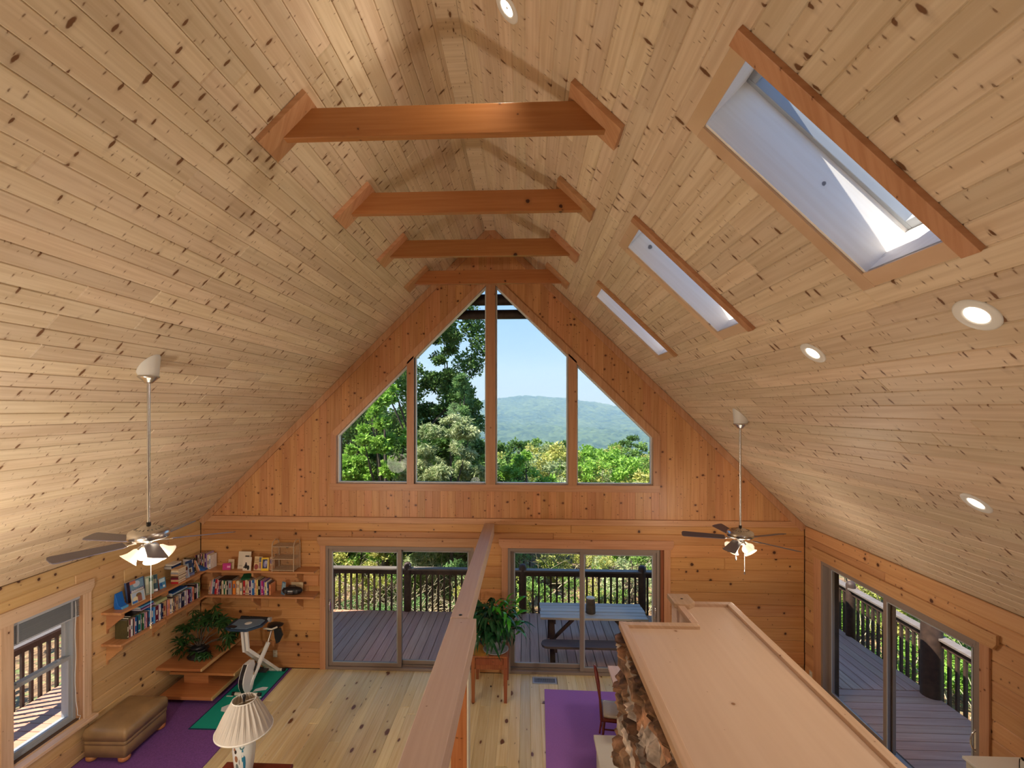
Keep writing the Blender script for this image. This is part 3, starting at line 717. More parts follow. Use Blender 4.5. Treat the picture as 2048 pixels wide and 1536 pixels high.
# ------------------------------------------------------------------ picnic table and stump
t = thing('picnic_table', 'weathered grey picnic table with bench on the far deck', 'table', (1.2, 8.55, ZD))
xa, xb = .26, 2.13; R = random.Random(4)
for i in range(5):
    ya = 8.235+i*.131
    obj('plank', MB().box(xa+R.uniform(-.01, .01), xb+R.uniform(-.01, .01), ya, ya+.122, .612, .65+R.uniform(-.003, .003)), M['weather'], t, world=True, bevel=.004)
def bench(yc, nm):
    b_ = MB(); pr = []
    for (cx, s) in ((xa+.10, -1), (xb-.10, 1)):
        for k in range(7):
            a = PI/2+PI*k/6 if s < 0 else -PI/2+PI*k/6
            pr.append((cx+.10*math.cos(a), yc+.13*math.sin(a)))
    b_.prism(pr, .31, .35); obj('bench_seat', b_, M['weatherdk'], t, world=True, bevel=.004)
M['weatherdk'] = wood('weathered_wood_dark', (.14, .10, .085), (.10, .07, .06), kprob=0, rough=.6)
bench(7.95, 'near'); bench(9.2, 'far')
for x in (.46, 1.93):
    for s in (-1, 1):
        obj('leg', MB().bar((x, 8.56+s*.2, .60), (x, 8.56+s*.5, ZD), .045, .09, up=(1, 0, 0)), M['darkrail'], t, world=True)
    obj('cross_beam', MB().box(x+.023, x+.063, 7.86, 9.27, .23, .31), M['darkrail'], t, world=True)
    obj('cleat', MB().box(x+.023, x+.063, 8.25, 8.88, .53, .612), M['darkrail'], t, world=True)
for s, x in ((1, .50), (-1, 1.9)):
    obj('brace', MB().bar((x, 8.3, .27), (x+s*.33, 8.3, .60), .05, .05), M['darkrail'], t, world=True)
st = MB().lathe([(.0005, 0), (.088, 0), (.085, .1), (.078, .22), (.076, .262), (.07, .27), (.0005, .268)], (0, 0, 0), 18)
t = thing('stump_block', 'tree stump block with pale top on the picnic table', 'stump', (1.158, 8.47, .65))
obj('stump', st, M['bark'], t); obj('cut_top', MB().lathe([(.0005, .274), (.074, .272), (.078, .262)], (0, 0, 0), 18), M['cream'], t)

# ------------------------------------------------------------------ terrain
def hashn(ix, iy, s):
    h = (ix.astype(np.int64)*374761393+iy.astype(np.int64)*668265263+s*982451653) & 0x7fffffff
    h = ((h ^ (h >> 13))*1274126177) & 0x7fffffff
    return ((h ^ (h >> 16)) & 0xffff)/65535.0
def vn(x, y, s=0):
    ix, iy = np.floor(x), np.floor(y); fx, fy = x-ix, y-iy; fx = fx*fx*(3-2*fx); fy = fy*fy*(3-2*fy)
    a, b_, c, d = hashn(ix, iy, s), hashn(ix+1, iy, s), hashn(ix, iy+1, s), hashn(ix+1, iy+1, s)
    return a*(1-fx)*(1-fy)+b_*fx*(1-fy)+c*(1-fx)*fy+d*fx*fy
def fbm(x, y, s=0, o=4):
    r = 0; a = 1; t = 0
    for k in range(o): r = r+a*vn(x*2**k, y*2**k, s+k*17); t += a; a *= .5
    return r/t
def ground_z(x, y):
    x = np.asarray(x, float); y = np.asarray(y, float)
    g = -1.15-.02*np.clip(np.abs(x), 8, 30)+.16
    g = g-np.clip(y-15, 0, 45)*.17-np.clip(y-60, 0, 400)*.11-np.clip(y-460, 0, 1e5)*.02
    return g+.35*(fbm(x*.25, y*.25, 3, 3)-.5)*np.clip((y+20)/20, .2, 4)
def grid(name, x0, x1, y0, y1, nx, ny, fz, mat, lab=None):
    X, Y = np.meshgrid(np.linspace(x0, x1, nx), np.linspace(y0, y1, ny)); Z = fz(X, Y)
    me = bpy.data.meshes.new(name); n = nx*ny; me.vertices.add(n)
    me.vertices.foreach_set('co', np.stack([X, Y, Z], -1).astype(np.float32).ravel())
    i = (np.arange(ny-1)[:, None]*nx+np.arange(nx-1)[None]).ravel()
    q = np.stack([i, i+1, i+nx+1, i+nx], -1).astype(np.int32); m = len(q)
    me.loops.add(4*m); me.polygons.add(m); me.loops.foreach_set('vertex_index', q.ravel())
    me.polygons.foreach_set('loop_start', np.arange(m, dtype=np.int32)*4)
    me.polygons.foreach_set('use_smooth', np.ones(m, bool)); me.update(calc_edges=True); me.materials.append(mat)
    o = bpy.data.objects.new(name, me); C.objects.link(o); o['kind'] = 'structure'; return o
def groundmat():
    m, nt, b, out = newmat('leaf_litter'); N = nt.nodes.new; L = nt.links.new
    tc = N('ShaderNodeTexCoord'); a = N('ShaderNodeTexVoronoi'); a.inputs['Scale'].default_value = 9; L(tc.outputs['Object'], a.inputs[0])
    sp = N('ShaderNodeSeparateColor'); L(a.outputs['Color'], sp.inputs[0])
    cr = N('ShaderNodeValToRGB'); L(sp.outputs[0], cr.inputs[0]); e = cr.color_ramp.elements
    e[0].position = 0; e[0].color = (.10, .06, .03, 1); e[1].position = 1; e[1].color = (.42, .30, .16, 1)
    for p, c in ((.35, (.24, .14, .07, 1)), (.7, (.33, .20, .10, 1)), (.85, (.16, .20, .06, 1))):
        x = e.new(p); x.color = c
    L(cr.outputs[0], b.inputs['Base Color']); b.inputs['Roughness'].default_value = .95
    bp = N('ShaderNodeBump'); bp.inputs['Distance'].default_value = .05; L(a.outputs['Distance'], bp.inputs['Height']); L(bp.outputs[0], b.inputs['Normal'])
    return m
grid('ground', -60, 60, -40, 110, 150, 180, ground_z, groundmat())
def hillmat():
    m, nt, b, out = newmat('forested_hill'); N = nt.nodes.new; L = nt.links.new
    tc = N('ShaderNodeTexCoord'); a = N('ShaderNodeTexVoronoi'); a.inputs['Scale'].default_value = .085; L(tc.outputs['Object'], a.inputs[0])
    nz = N('ShaderNodeTexNoise'); nz.inputs['Scale'].default_value = .006; L(tc.outputs['Object'], nz.inputs[0])
    sp = N('ShaderNodeSeparateColor'); L(a.outputs['Color'], sp.inputs[0])
    ad = N('ShaderNodeMath'); ad.operation = 'MULTIPLY_ADD'; L(sp.outputs[0], ad.inputs[0]); ad.inputs[1].default_value = .5; L(nz.outputs[0], ad.inputs[2])
    cr = N('ShaderNodeValToRGB'); L(ad.outputs[0], cr.inputs[0]); e = cr.color_ramp.elements
    e[0].position = .4; e[1].position = .9; e[0].color = (.015, .04, .02, 1); e[1].position = 1; e[1].color = (.10, .16, .07, 1)
    L(cr.outputs[0], b.inputs['Base Color']); b.inputs['Roughness'].default_value = 1; b.inputs['Specular IOR Level'].default_value = 0
    return m
HM = hillmat()
def hill_z(x, y):
    # valley floor about 60 m below the house, ridge rising beyond
    ridge = 172*np.exp(-((y-2550-.10*x)/620)**2)*(.25+.75*np.exp(-(np.where(x > -30, (x+30)/640, (x+30)/400))**2))*(.94+.12*fbm(x*.0016+3, y*.0016, 8, 4))
    low = 46*np.exp(-((y-1500+.15*x)/300)**2)*(.5+.9*fbm(x*.002, y*.001+5, 5, 3))*(.35+.65*np.exp(-((x+150)/420)**2))
    z = -108+ridge+low+22*(fbm(x*.005, y*.005, 11, 4)-.5)
    fade = np.clip((y-100)/300, 0, 1)
    z = z*fade+(ground_z(x, np.full_like(y, 100.)) )*(1-fade)
    can = vn(x/15, y/15, 31)*13+vn(x/8.5, y/8.5, 37)*5
    return z+can*np.clip((y-120)/100, 0, 1)
grid('hills', -1500, 1900, 104, 3300, 430, 620, hill_z, HM)

# ------------------------------------------------------------------ foliage
NR = np.random.default_rng(5)
def leaves_mesh(name, pts, size, mat, up=.3, aspect=.5, fold=True, droop=0.0):
    """one small folded leaf (two triangles along the midrib each side) per point"""
    n = len(pts); d = NR.normal(size=(n, 3)); d[:, 2] = d[:, 2]*.6+up-droop; d /= np.linalg.norm(d, axis=1)[:, None]
    r = NR.normal(size=(n, 3)); s = np.cross(d, r); s /= np.linalg.norm(s, axis=1)[:, None]+1e-9; nn = np.cross(d, s)
    L_ = size*NR.uniform(.6, 1.25, (n, 1)); W_ = L_*aspect
    base = pts; tip = pts+d*L_; a = pts+d*L_*.45+s*W_*.5+nn*W_*.12; b_ = pts+d*L_*.45-s*W_*.5+nn*W_*.12
    V = np.stack([base, a, tip, b_], 1).reshape(-1, 3).astype(np.float32)
    k = np.arange(n)[:, None]*4; T = np.concatenate([k+np.array([0, 1, 2]), k+np.array([0, 2, 3])], 1).reshape(-1, 3).astype(np.int32)
    me = bpy.data.meshes.new(name); me.vertices.add(len(V)); me.vertices.foreach_set('co', V.ravel())
    me.loops.add(T.size); me.polygons.add(len(T)); me.loops.foreach_set('vertex_index', T.ravel())
    me.polygons.foreach_set('loop_start', np.arange(len(T), dtype=np.int32)*3); me.update(calc_edges=True); me.materials.append(mat)
    return me
def blob_pts(n, clusters):
    """clusters: (cx,cy,cz,rx,ry,rz): leaves gather near clump surfaces"""
    cl_ = np.array(clusters, float); w_ = (cl_[:, 3]*cl_[:, 4]*cl_[:, 5])**.75; w_ /= w_.sum()
    k = NR.choice(len(cl_), n, p=w_); d = NR.normal(size=(n, 3)); d /= np.linalg.norm(d, axis=1)[:, None]
    r = NR.uniform(0, 1, (n, 1))**.4
    return cl_[k, :3]+d*r*cl_[k, 3:]
def crown(cx, cy, z0, z1, r, n, rag=.35, seed=0, prof=None):
    R = random.Random(seed); out = []
    for i in range(n):
        h = R.uniform(0, 1); z = z0+(z1-z0)*h
        rr = r*(prof(h) if prof else math.sin(PI*min(1, .12+h*.88))**.6)
        a = R.uniform(0, 2*PI); q = rr*math.sqrt(R.uniform(.15, 1)); s = R.uniform(.5, 1)*rag*r*(.55+.45*(1-h))
        out.append((cx+q*math.cos(a), cy+q*math.sin(a), z, s, s, s*.75))
    return out
PANE = []
def place(o, base, x, y):
    PANE.append((o, base, x, y))
def name_places():
    groups = {}
    for o, base, x, y in PANE:
        px = 1010.6+938.9*(x*math.cos(.0438)+y*math.sin(.0438))/(-x*math.sin(.0438)+y*math.cos(.0438))
        if 'gable' in base or 'beyond the near wood' in base: reg = 'left pane' if px < 820 else 'left centre pane' if px < 981 else 'right centre pane' if px < 1145 else 'right pane'
        elif 'far deck' in base: reg = 'left door' if px < 960 else 'right door'
        else: reg = ''
        groups.setdefault((base, reg), []).append((px if reg else y, o, y))
    for (base, reg), L_ in groups.items():
        L_.sort(key=lambda q: q[0]); n = len(L_)
        for i, (px, o, y) in enumerate(L_):
            w_ = ['first', 'second', 'third', 'fourth', 'fifth', 'sixth', 'seventh', 'eighth', 'ninth', 'tenth', 'eleventh', 'twelfth', 'thirteenth', 'fourteenth', 'fifteenth', 'sixteenth', 'seventeenth', 'eighteenth'][min(i, 17)]
            if reg: pos = '' if n == 1 else ('leftmost, ' if i == 0 else 'rightmost, ' if i == n-1 else w_+' from left, '); o['label'] = base+', '+pos+reg
            else: o['label'] = base+(', '+w_+' from the near end' if n > 1 else '')
            if 'group' in o: o['group'] = o['group']
def tree(label, x, y, z1, r, nl, size, mat, group=None, seed=0, z0=None, ncl=38, prof=None, rag=.35, name='tree', aspect=.5, droop=0, trunk=.12, cat='tree', extra=None):
    zb = float(ground_z(x, y)); z0 = zb+.8 if z0 is None else z0
    t = thing(name, label, cat, (x, y, zb), group=group)
    cls = crown(x, y, z0, z1-.15*r, r, ncl, rag, seed, prof)+(extra or [])
    me = leaves_mesh('foliage', blob_pts(nl, cls)-np.array([x, y, zb]), size, mat, aspect=aspect, droop=droop)
    f = obj('foliage', me, [], t); f['kind'] = 'stuff'
    mb = MB().tube([(0, 0, -.3), (.1, 0, (z1-zb)*.4), (0, .1, (z1-zb)*.8)], [trunk, trunk*.7, trunk*.2], 8)
    R = random.Random(seed+1)
    for c in R.sample(cls, min(10, len(cls))):
        h = max(.5, (c[2]-zb)*.55); mb.tube([(0, 0, h), ((c[0]-x)*.6, (c[1]-y)*.6, (c[2]-zb)*.8), (c[0]-x, c[1]-y, c[2]-zb)], [trunk*.35, trunk*.22, trunk*.08], 5, cap=False)
    obj('trunk', mb, M['bark'], t)
    return t
# left group seen through the gable window and left door
tree('tall dark leafy tree filling the upper left of the gable window', -4.3, 17.5, 9.4, 2.7, 52000, .15, M['leaf_dark'], seed=1, ncl=90, z0=.5, trunk=.12, rag=.32,
     extra=[(-1.9, 17, 7.2, .55, .5, .45), (-1.65, 16.8, 6.6, .4, .4, .4), (-2.2, 16.9, 7.9, .5, .5, .5), (-2.1, 17, 5.9, .6, .6, .5), (-1.35, 17, 6.3, .25, .3, .2)])
tree('second dark tree crowding behind the left pane of the gable window', -7.2, 19.5, 9.0, 3.0, 36000, .17, M['leaf_mid'], seed=8, ncl=80, z0=.5, trunk=.12, rag=.34)
tree('dark leafy tree standing right of the tallest one, left centre pane', -3.15, 18.6, 8.1, 1.35, 26000, .15, M['leaf_dark'], seed=18, ncl=60, z0=.5, trunk=.1, rag=.4)
tree('bright green broadleaf tree in the left pane of the gable window', -4.05, 13.2, 5.2, 1.25, 30000, .13, M['leaf_bright'], seed=2, ncl=70, rag=.3, z0=.3)
tree('very dark conifer at the left edge of the gable window', -6.3, 15.2, 6.2, 1.9, 14000, .13, M['leaf_dark'], seed=3, ncl=36, rag=.3, name='conifer')
tree('pale drooping willow-like tree left of the centre mullion', -2.2, 13.4, 4.35, 1.55, 60000, .13, M['leaf_pale'], seed=4, ncl=90, aspect=.26, droop=.9, rag=.28, trunk=.06)
tree('feathery green conifer rising behind the pale drooping tree', -2.15, 15.5, 5.55, 1.2, 30000, .12, M['needle'], seed=5, ncl=70, prof=lambda h: 1.05-h*.95, aspect=.3, name='conifer', rag=.3)
tree('round bright green tree low at the right of the centre mullion', .0, 21, 2.45, 1.6, 10000, .17, M['leaf_bright'], seed=6, ncl=30)
tree('mid green tree filling in low behind the left pane of the gable window', -7.6, 24, 5.6, 2.6, 22000, .2, M['leaf_mid'], seed=7, ncl=60, z0=-3, trunk=.12, rag=.4)
tree('mid green tree filling in low behind the left centre pane of the gable window', -4.0, 23.5, 4.6, 2.7, 24000, .2, M['leaf_mid'], seed=9, ncl=60, z0=-3, trunk=.12, rag=.4)
tree('dark green tree filling in at the foot of the centre mullion', -1.6, 25, 2.6, 2.2, 16000, .2, M['leaf_dark'], seed=10, ncl=50, z0=-3, trunk=.12, rag=.4)
# tops of the wood just below the house, right panes
R = random.Random(11)
for i in range(38):
    y = R.uniform(27, 52); x = (-.06+.42*((i*.618) % 1))*y+R.uniform(-1, 1)
    zt_ = 4.3-(R.uniform(62, 120)/939)*y
    k = R.choice(['leaf_bright', 'leaf_pale', 'leaf_yellow', 'leaf_yellow', 'leaf_mid', 'leaf_pale'])
    lab = {'leaf_bright': 'bright green treetop in the wood below the gable window', 'leaf_pale': 'pale olive treetop in the wood below the gable window',
           'leaf_mid': 'mid green treetop in the wood below the gable window', 'leaf_yellow': 'yellowing treetop in the wood below the gable window'}[k]
    place(tree(lab, x, y, zt_, R.uniform(2.0, 3.2), 5200, .26, M[k], group=k.replace('leaf_', '')+' treetops in the wood', seed=50+i, ncl=40, z0=zt_-5, trunk=.05), lab.replace(' in the wood below the gable window', ' below the gable window'), x, y)
for i in range(16):
    y = R.uniform(60, 100); x = (-.1+.46*((i*.618) % 1))*y
    zt_ = 4.3-(R.uniform(50, 72)/939)*y
    place(tree('distant dark green treetop beyond the near wood', x, y, zt_, R.uniform(3, 4.5), 3000, .5, M['leaf_mid' if i % 2 else 'leaf_dark'], group='distant treetops beyond the near wood', seed=90+i, ncl=22, z0=zt_-8), 'distant treetop beyond the near wood', x, y)
def forest(name, n, y0, y1, seed):
    X = NR.uniform(-.35, .5, n); Y = y0+(y1-y0)*NR.uniform(0, 1, n)**1.3; X = X*Y
    Z = hill_z(X, Y)
    pts = []
    for x, y, z in zip(X, Y, Z):
        m = 46; r = NR.uniform(4.0, 7.5); d = NR.normal(size=(m, 3)); d /= np.linalg.norm(d, axis=1)[:, None]; d[:, 2] = np.abs(d[:, 2])
        pts.append(np.array([x, y, z+r*.6])+d*r*np.array([1, 1, 1.4]))
    me = leaves_mesh(name, np.concatenate(pts), 1.7, M['forest'], aspect=.8); o = obj(name, me, [])
    tag(o, 'woodland canopy carpeting the valley floor below the blue mountain', 'forest'); o['kind'] = 'stuff'
M['forest'] = leafmat('forest_canopy', (.04, .09, .025), (.22, .30, .09), trans=.1, vscale=.02)
forest('valley_forest', 2600, 125, 700, 3)
# shrubs and brush round the deck
def shrub(label, x, y, h, r, nl, mat, size=.09, group=None, seed=0, aspect=.45, droop=0, cat='shrub', name='shrub'):
    zb = float(ground_z(x, y))
    return tree(label, x, y, zb+h, r, nl, size, mat, group=group, seed=seed, z0=zb+.15, ncl=16, name=name, aspect=aspect, trunk=.03, cat=cat, droop=droop)
R = random.Random(21)
i = 0
for row, (yy, hh) in enumerate(((11.4, 1.2), (12.9, 1.7), (14.6, 2.2), (16.8, 2.6), (19.5, 3.4))):
    for k in range(9+row):
        x = -7+15.5*(k+R.uniform(.1, .9))/(9+row); i += 1
        m = R.choice(['leaf_mid', 'leaf_bright', 'leaf_mid', 'leaf_yellow', 'needle', 'leaf_dark'] if x < 1.5 else ['leaf_yellow', 'leaf_pale', 'leaf_mid', 'leaf_bright'])
        nm = {'leaf_mid': 'mid green', 'leaf_bright': 'bright green', 'leaf_yellow': 'yellow green', 'needle': 'feathery green', 'leaf_dark': 'dark green', 'leaf_pale': 'pale olive'}[m]
        place(shrub(nm+' shrub in the brush beyond the far deck railing', x, yy+R.uniform(-.5, .5), hh*R.uniform(.75, 1.1), R.uniform(.7, 1.1)+row*.1, 2600, M[m], .085+.01*row, group=nm+' shrubs beyond the far deck', seed=200+i, aspect=R.choice([.3, .5])), nm+' shrub'+(' close' if row < 2 else ' farther')+' beyond the far deck', x, yy)
for s, n in ((-1, 10), (1, 24)):
    for k in range(n):
        x = s*R.uniform(7.6, 12) if s > 0 else -R.uniform(10.5, 16); y = 3.5+11*(k+R.uniform(0, 1))/n; i += 1
        m = R.choice(['leaf_yellow', 'leaf_bright', 'leaf_bright', 'leaf_mid'] if s > 0 else ['leaf_mid', 'leaf_pale', 'leaf_yellow'])
        nm = {'leaf_mid': 'mid green', 'leaf_bright': 'bright green', 'leaf_yellow': 'yellow green', 'leaf_pale': 'pale olive'}[m]
        place(shrub(nm+' shrub growing past the '+('right' if s > 0 else 'left')+' deck railing', x, y, R.uniform(.8, 1.7), R.uniform(.7, 1.1), 3400, M[m], .09, group=nm+' shrubs past the '+('right' if s > 0 else 'left')+' deck', seed=400+i), nm+' shrub past the '+('right' if s > 0 else 'left')+' deck railing', x, y)
name_places()
# dry sunlit stems behind the far railing
mb = MB(); R = random.Random(8)
for k in range(420):
    x = R.choice([R.uniform(-6, -2), R.uniform(-3.4, -1.2), R.uniform(-6, 6)]); y = R.uniform(10.9, 14.5); z = float(ground_z(x, y)); L_ = R.uniform(.6, 2.2)
    a = R.uniform(-1.3, 1.3); b2 = R.uniform(-.5, .5)
    p1 = (x+L_*.5*math.sin(a), y+b2*.4, z+L_*.5*math.cos(a)*.9); p2 = (p1[0]+L_*.5*math.sin(a*1.6), p1[1]+b2*.5, p1[2]+L_*.4*math.cos(a*1.3))
    mb.tube([(x, y, z), p1, p2], [.013, .009, .003], 4, cap=False)
o = obj('dry_brush', mb, M['twig'], world=True); tag(o, 'tangle of dry straw-coloured stems beyond the far deck railing', 'brush'); o['kind'] = 'stuff'
mb = MB()
for k in range(160):
    x = R.uniform(7.2, 12); y = R.uniform(4, 13); z = float(ground_z(x, y)); L_ = R.uniform(.5, 1.5); a = R.uniform(-1, 1)
    mb.tube([(x, y, z), (x+L_*.5*math.sin(a), y, z+L_*.5), (x+L_*math.sin(a), y+.3, z+L_*.9)], [.014, .01, .004], 4, cap=False)
o = obj('dry_brush', mb, M['twig'], world=True); tag(o, 'dry pale stems beyond the right deck railing', 'brush'); o['kind'] = 'stuff'

# morning haze lying over the far valley and its mountain
hz = MB().box(-2600, 3200, 240, 3250, -200, 260)
m, nt, b, out = newmat('valley_haze'); nt.nodes.remove(b)
vsn = nt.nodes.new('ShaderNodeVolumeScatter'); vsn.inputs['Color'].default_value = (.34, .62, 1, 1); vsn.inputs['Density'].default_value = .00050; vsn.inputs['Anisotropy'].default_value = 0
nt.links.new(vsn.outputs[0], out.inputs['Volume'])
o = obj('haze', hz, m, world=True); tag(o, 'thin blue haze over the distant valley and mountain', 'haze'); o['kind'] = 'stuff'
# ------------------------------------------------------------------ top beam and its post, capped stone half wall
t = thing('top_beam', 'pale pine beam running from under the camera to the far wall', 'beam', (-.56, 4.3, 2.24))
obj('beam_length', MB().box(-.675, -.515, 4.17, D-.002, 2.25, 2.44), M['rail'], t, world=True, bevel=.006)
obj('beam_length', MB().box(-.672, -.440, .9, 4.166, 2.25, 2.437), M['rail'], t, world=True, bevel=.006)
obj('bolt', MB().lathe([(.0005, .006), (.014, .004), (.016, 0)], (-.59, 4.22, 2.44), 12), M['black'], t, world=True)
t = thing('support_post', 'dark orange square pine post under the pale beam', 'post', (-.60, 4.28, 0))
obj('shaft', MB().box(-.675, -.53, 4.20, 4.33, 0, 2.249), M['post'], t, world=True, bevel=.004)  # dark tone carries the shade on the post's front face
obj('lit_side', MB().box(-.53, -.515, 4.20, 4.33, 0, 2.249), M['cream'], t, world=True, bevel=.002)  # lit right side of the post painted as a pale strip
# half wall: stone face to the left, plywood cap with raised rims
CX0, CX1, CXm, CY1, CY2, CZ = .81, 1.89, 1.42, 3.96, 4.42, 2.49
t = thing('stone_half_wall', 'tall half wall of rough brown fieldstone under a broad rimmed plywood cap', 'wall', (1.3, 3, 0))
core = MB().box(.825, 1.84, .9, CY1-.04, 0, CZ-.02).box(CXm+.06, 1.84, CY1-.04, CY2, 0, CZ-.02)
obj('core', core, M['mortar'], t, world=True)
R = random.Random(17); NS = 0
z = .02
while z < CZ-.06:
    h = R.uniform(.07, .17); h = min(h, CZ-.035-z); y = 1.3-R.uniform(0, .2)
    while y < CY1-.02:
        w_ = R.uniform(.10, .30); y2 = min(y+w_, CY1-.0)
        if CY1-y2 < .07: y2 = CY1
        pr = R.uniform(.0, .07)+(.035 if R.random() < .3 else 0)
        # rough block: 4x3 grid front with jittered depth
        nx, nz = 6, 4; v = []; f = []
        for a in range(nx+1):
            for b_ in range(nz+1):
                e = (a in (0, nx)) or (b_ in (0, nz))
                yy = y+.006+(y2-y-.012)*a/nx+(0 if a in (0, nx) else R.uniform(-.01, .01))
                zz = z+.005+(h-.010)*b_/nz+(R.uniform(-.006, .006) if not e else 0)
                v.append((.815-.012-(R.uniform(0, .012) if e else pr+R.uniform(-.022, .018)), yy, zz))
        for a in range(nx):
            for b_ in range(nz):
                i = a*(nz+1)+b_; f.append((i, i+1, i+nz+2, i+nz+1))
        n0 = len(v)
        ring = [a*(nz+1) for a in range(nx+1)]+[nx*(nz+1)+b_ for b_ in range(1, nz+1)]+[a*(nz+1)+nz for a in range(nx-1, -1, -1)]+[b_ for b_ in range(nz-1, 0, -1)]
        for i in ring: v.append((.83, v[i][1], v[i][2]))
        m = len(ring)
        for k in range(m): f.append((ring[k], ring[(k+1) % m], n0+(k+1) % m, n0+k))
        o = obj('stone', MB().add(v, f), M['stone'], t, world=True)
        g = R.uniform(.65, 1.35); o.color = R.choice([(.26*g, .13*g, .07*g, 1), (.20*g, .105*g, .06*g, 1), (.28*g, .16*g, .09*g, 1), (.40*g, .32*g, .26*g, 1)])
        y = y2; NS += 1
    z += h
# timber end wall with post beyond the stone
obj('end_post', MB().box(CXm-.03, CXm+.055, CY2-.02, CY2+.13, 0, CZ-.005), M['rail'], t, world=True, bevel=.004)
obj('side_board', MB().box(CXm-.005, CXm+.05, CY1-.0, CY2-.02, CZ-.16, CZ-.004), M['rail'], t, world=True, bevel=.003)
obj('side_panel', MB().box(CXm+.035, CXm+.06, CY1-.02, CY2-.02, 0, CZ-.16), M['tier'], t, world=True)
t2 = t
mb = MB(); mb.prism([(CX0, .9), (CX1, .9), (CX1, CY2), (CXm, CY2), (CXm, CY1), (CX0, CY1)], CZ-.02, CZ)
obj('cap_sheet', mb, M['cap'], t2, world=True)
rh = .028
def rim(poly): obj('cap_rim', MB().prism(poly, CZ-.025, CZ+rh), M['caprim'], t2, world=True, bevel=.004)
M['caprim'] = wood('cap_rim_pine', (.62, .42, .30), (.52, .34, .23), knot=(.2, .08, .04), kscale=5, kprob=.12, ksize=.07, kasp=(1, 1), rough=.4, axis='y')
rim([(CX0-.03, .9), (CX0+.035, .9), (CX0+.035, CY1-.04), (CX0-.03, CY1+.025)])
rim([(CX0-.03, CY1+.025), (CX0+.035, CY1-.04), (CXm+.01, CY1-.04), (CXm+.01, CY1+.025)])
rim([(CXm-.04, CY1+.025), (CXm+.02, CY1+.025), (CXm+.02, CY2-.06), (CXm-.04, CY2-.06)])
rim([(CXm-.0, CY2-.05), (CX1-.05, CY2-.05), (CX1+.01, CY2+.01), (CXm+.0, CY2+.01)])
rim([(CX1-.05, .9), (CX1+.01, .9), (CX1+.01, CY2+.01), (CX1-.05, CY2-.05)])
obj('post_block', MB().prism([(CXm-.07, CY2-.09), (CXm+.06, CY2-.11), (CXm+.125, CY2-.05), (CXm+.125, CY2+.14), (CXm-.07, CY2+.14)], CZ+.0, CZ+.045), M['caprim'], t2, world=True, bevel=.004)
obj('knot_hole', MB().lathe([(.0005, .001), (.012, .0)], (CXm+.03, CY2+.02, CZ+.0455), 10), M['black'], t2, world=True)

# ------------------------------------------------------------------ wall shelves with brackets
def scroll(L_, H, T):
    """bracket profile in (d, z): d away from wall"""
    pts = [(0, 0), (0, -H), (.012, -H)]
    for i in range(1, 13):
        s = i/12; d = .012+(L_-.012)*(s**1.0); zz = -H+(H-.02)*s
        pts.append((d-.03*math.sin(s*PI*2)*L_/.2, zz+.012*math.sin(s*PI*4)))
    pts.append((L_, -.0)); return pts
def shelf(name, label, z, wall):
    SD = .265
    if wall == 'L':
        t = thing('wall_shelf', label, 'shelf', (XL, 6.5, z), group='corner book shelves')
        obj('shelf_board', MB().prism([(XL, 5.778), (XL+SD, 5.778), (XL+SD, D-SD), (XL, D)], z-.03, z), M['shelfy'], t, world=True, bevel=.002)
        for y in (5.87, 6.62, 7.30):
            v = scroll(.22, .275, 0); mb = MB(); n = len(v)
            mb.add([(XL+d, yy, z-.03+q) for yy in (y-.016, y+.016) for d, q in v], [tuple(range(n)), tuple(reversed(range(n, 2*n)))]+[(i, n+i, n+(i+1) % n, (i+1) % n) for i in range(n)])
            obj('bracket', mb, M['shelf'], t, world=True)
    else:
        t = thing('wall_shelf', label, 'shelf', (-4.4, D, z), group='corner book shelves')
        obj('shelf_board', MB().prism([(XL+SD, D-SD), (-3.385, D-SD), (-3.415, D), (XL, D)], z-.03, z), M['shelf'], t, world=True, bevel=.002)
        for x in (-5.10, -4.42, -3.70):
            v = scroll(.22, .275, 0); mb = MB(); n = len(v)
            mb.add([(xx, D-d, z-.03+q) for xx in (x-.016, x+.016) for d, q in v], [tuple(reversed(range(n))), tuple(range(n, 2*n))]+[(i, (i+1) % n, n+(i+1) % n, n+i) for i in range(n)])
            obj('bracket', mb, M['shelf'], t, world=True)
    return t
ZT, ZB_ = 1.69, 1.285
shelf('s', 'upper pine book shelf on the left wall', ZT, 'L'); shelf('s', 'lower pine book shelf on the left wall', ZB_, 'L')
shelf('s', 'upper pine book shelf on the far wall', ZT, 'F'); shelf('s', 'lower pine book shelf on the far wall', ZB_, 'F')

# ------------------------------------------------------------------ books
CN = {}
def lin(c): return tuple(((v/255)/12.92 if v/255 <= .04045 else ((v/255+.055)/1.055)**2.4) for v in c)
COL = dict(cream=(222, 205, 175), white=(225, 222, 222), tan=(196, 160, 120), red=(176, 28, 42), maroon=(100, 12, 45), navy=(20, 28, 70),
           blue=(30, 95, 165), skyblue=(90, 160, 215), slate=(62, 84, 118), teal=(20, 110, 125), green=(30, 95, 60), olive=(78, 72, 44),
           black=(22, 18, 22), brown=(92, 52, 40), purple=(82, 40, 100), lilac=(165, 140, 185), pink=(215, 150, 150), orange=(222, 130, 50),
           yellow=(215, 200, 120), grey=(150, 150, 155), salmon=(225, 150, 105), magenta=(180, 40, 120), violet=(110, 80, 165), palegreen=(180, 190, 140))
NAME = dict(skyblue='sky blue', palegreen='pale green')
def book_parts(t_, h, d, cn):
    c = .0022
    cov = MB().box(0, c, 0, d, 0, h).box(t_-c, t_, 0, d, 0, h).box(c, t_-c, 0, c*1.3, 0, h)
    pg = MB().box(c, t_-c, c*1.3, d-.004, .003, h-.003)
    return cov, pg
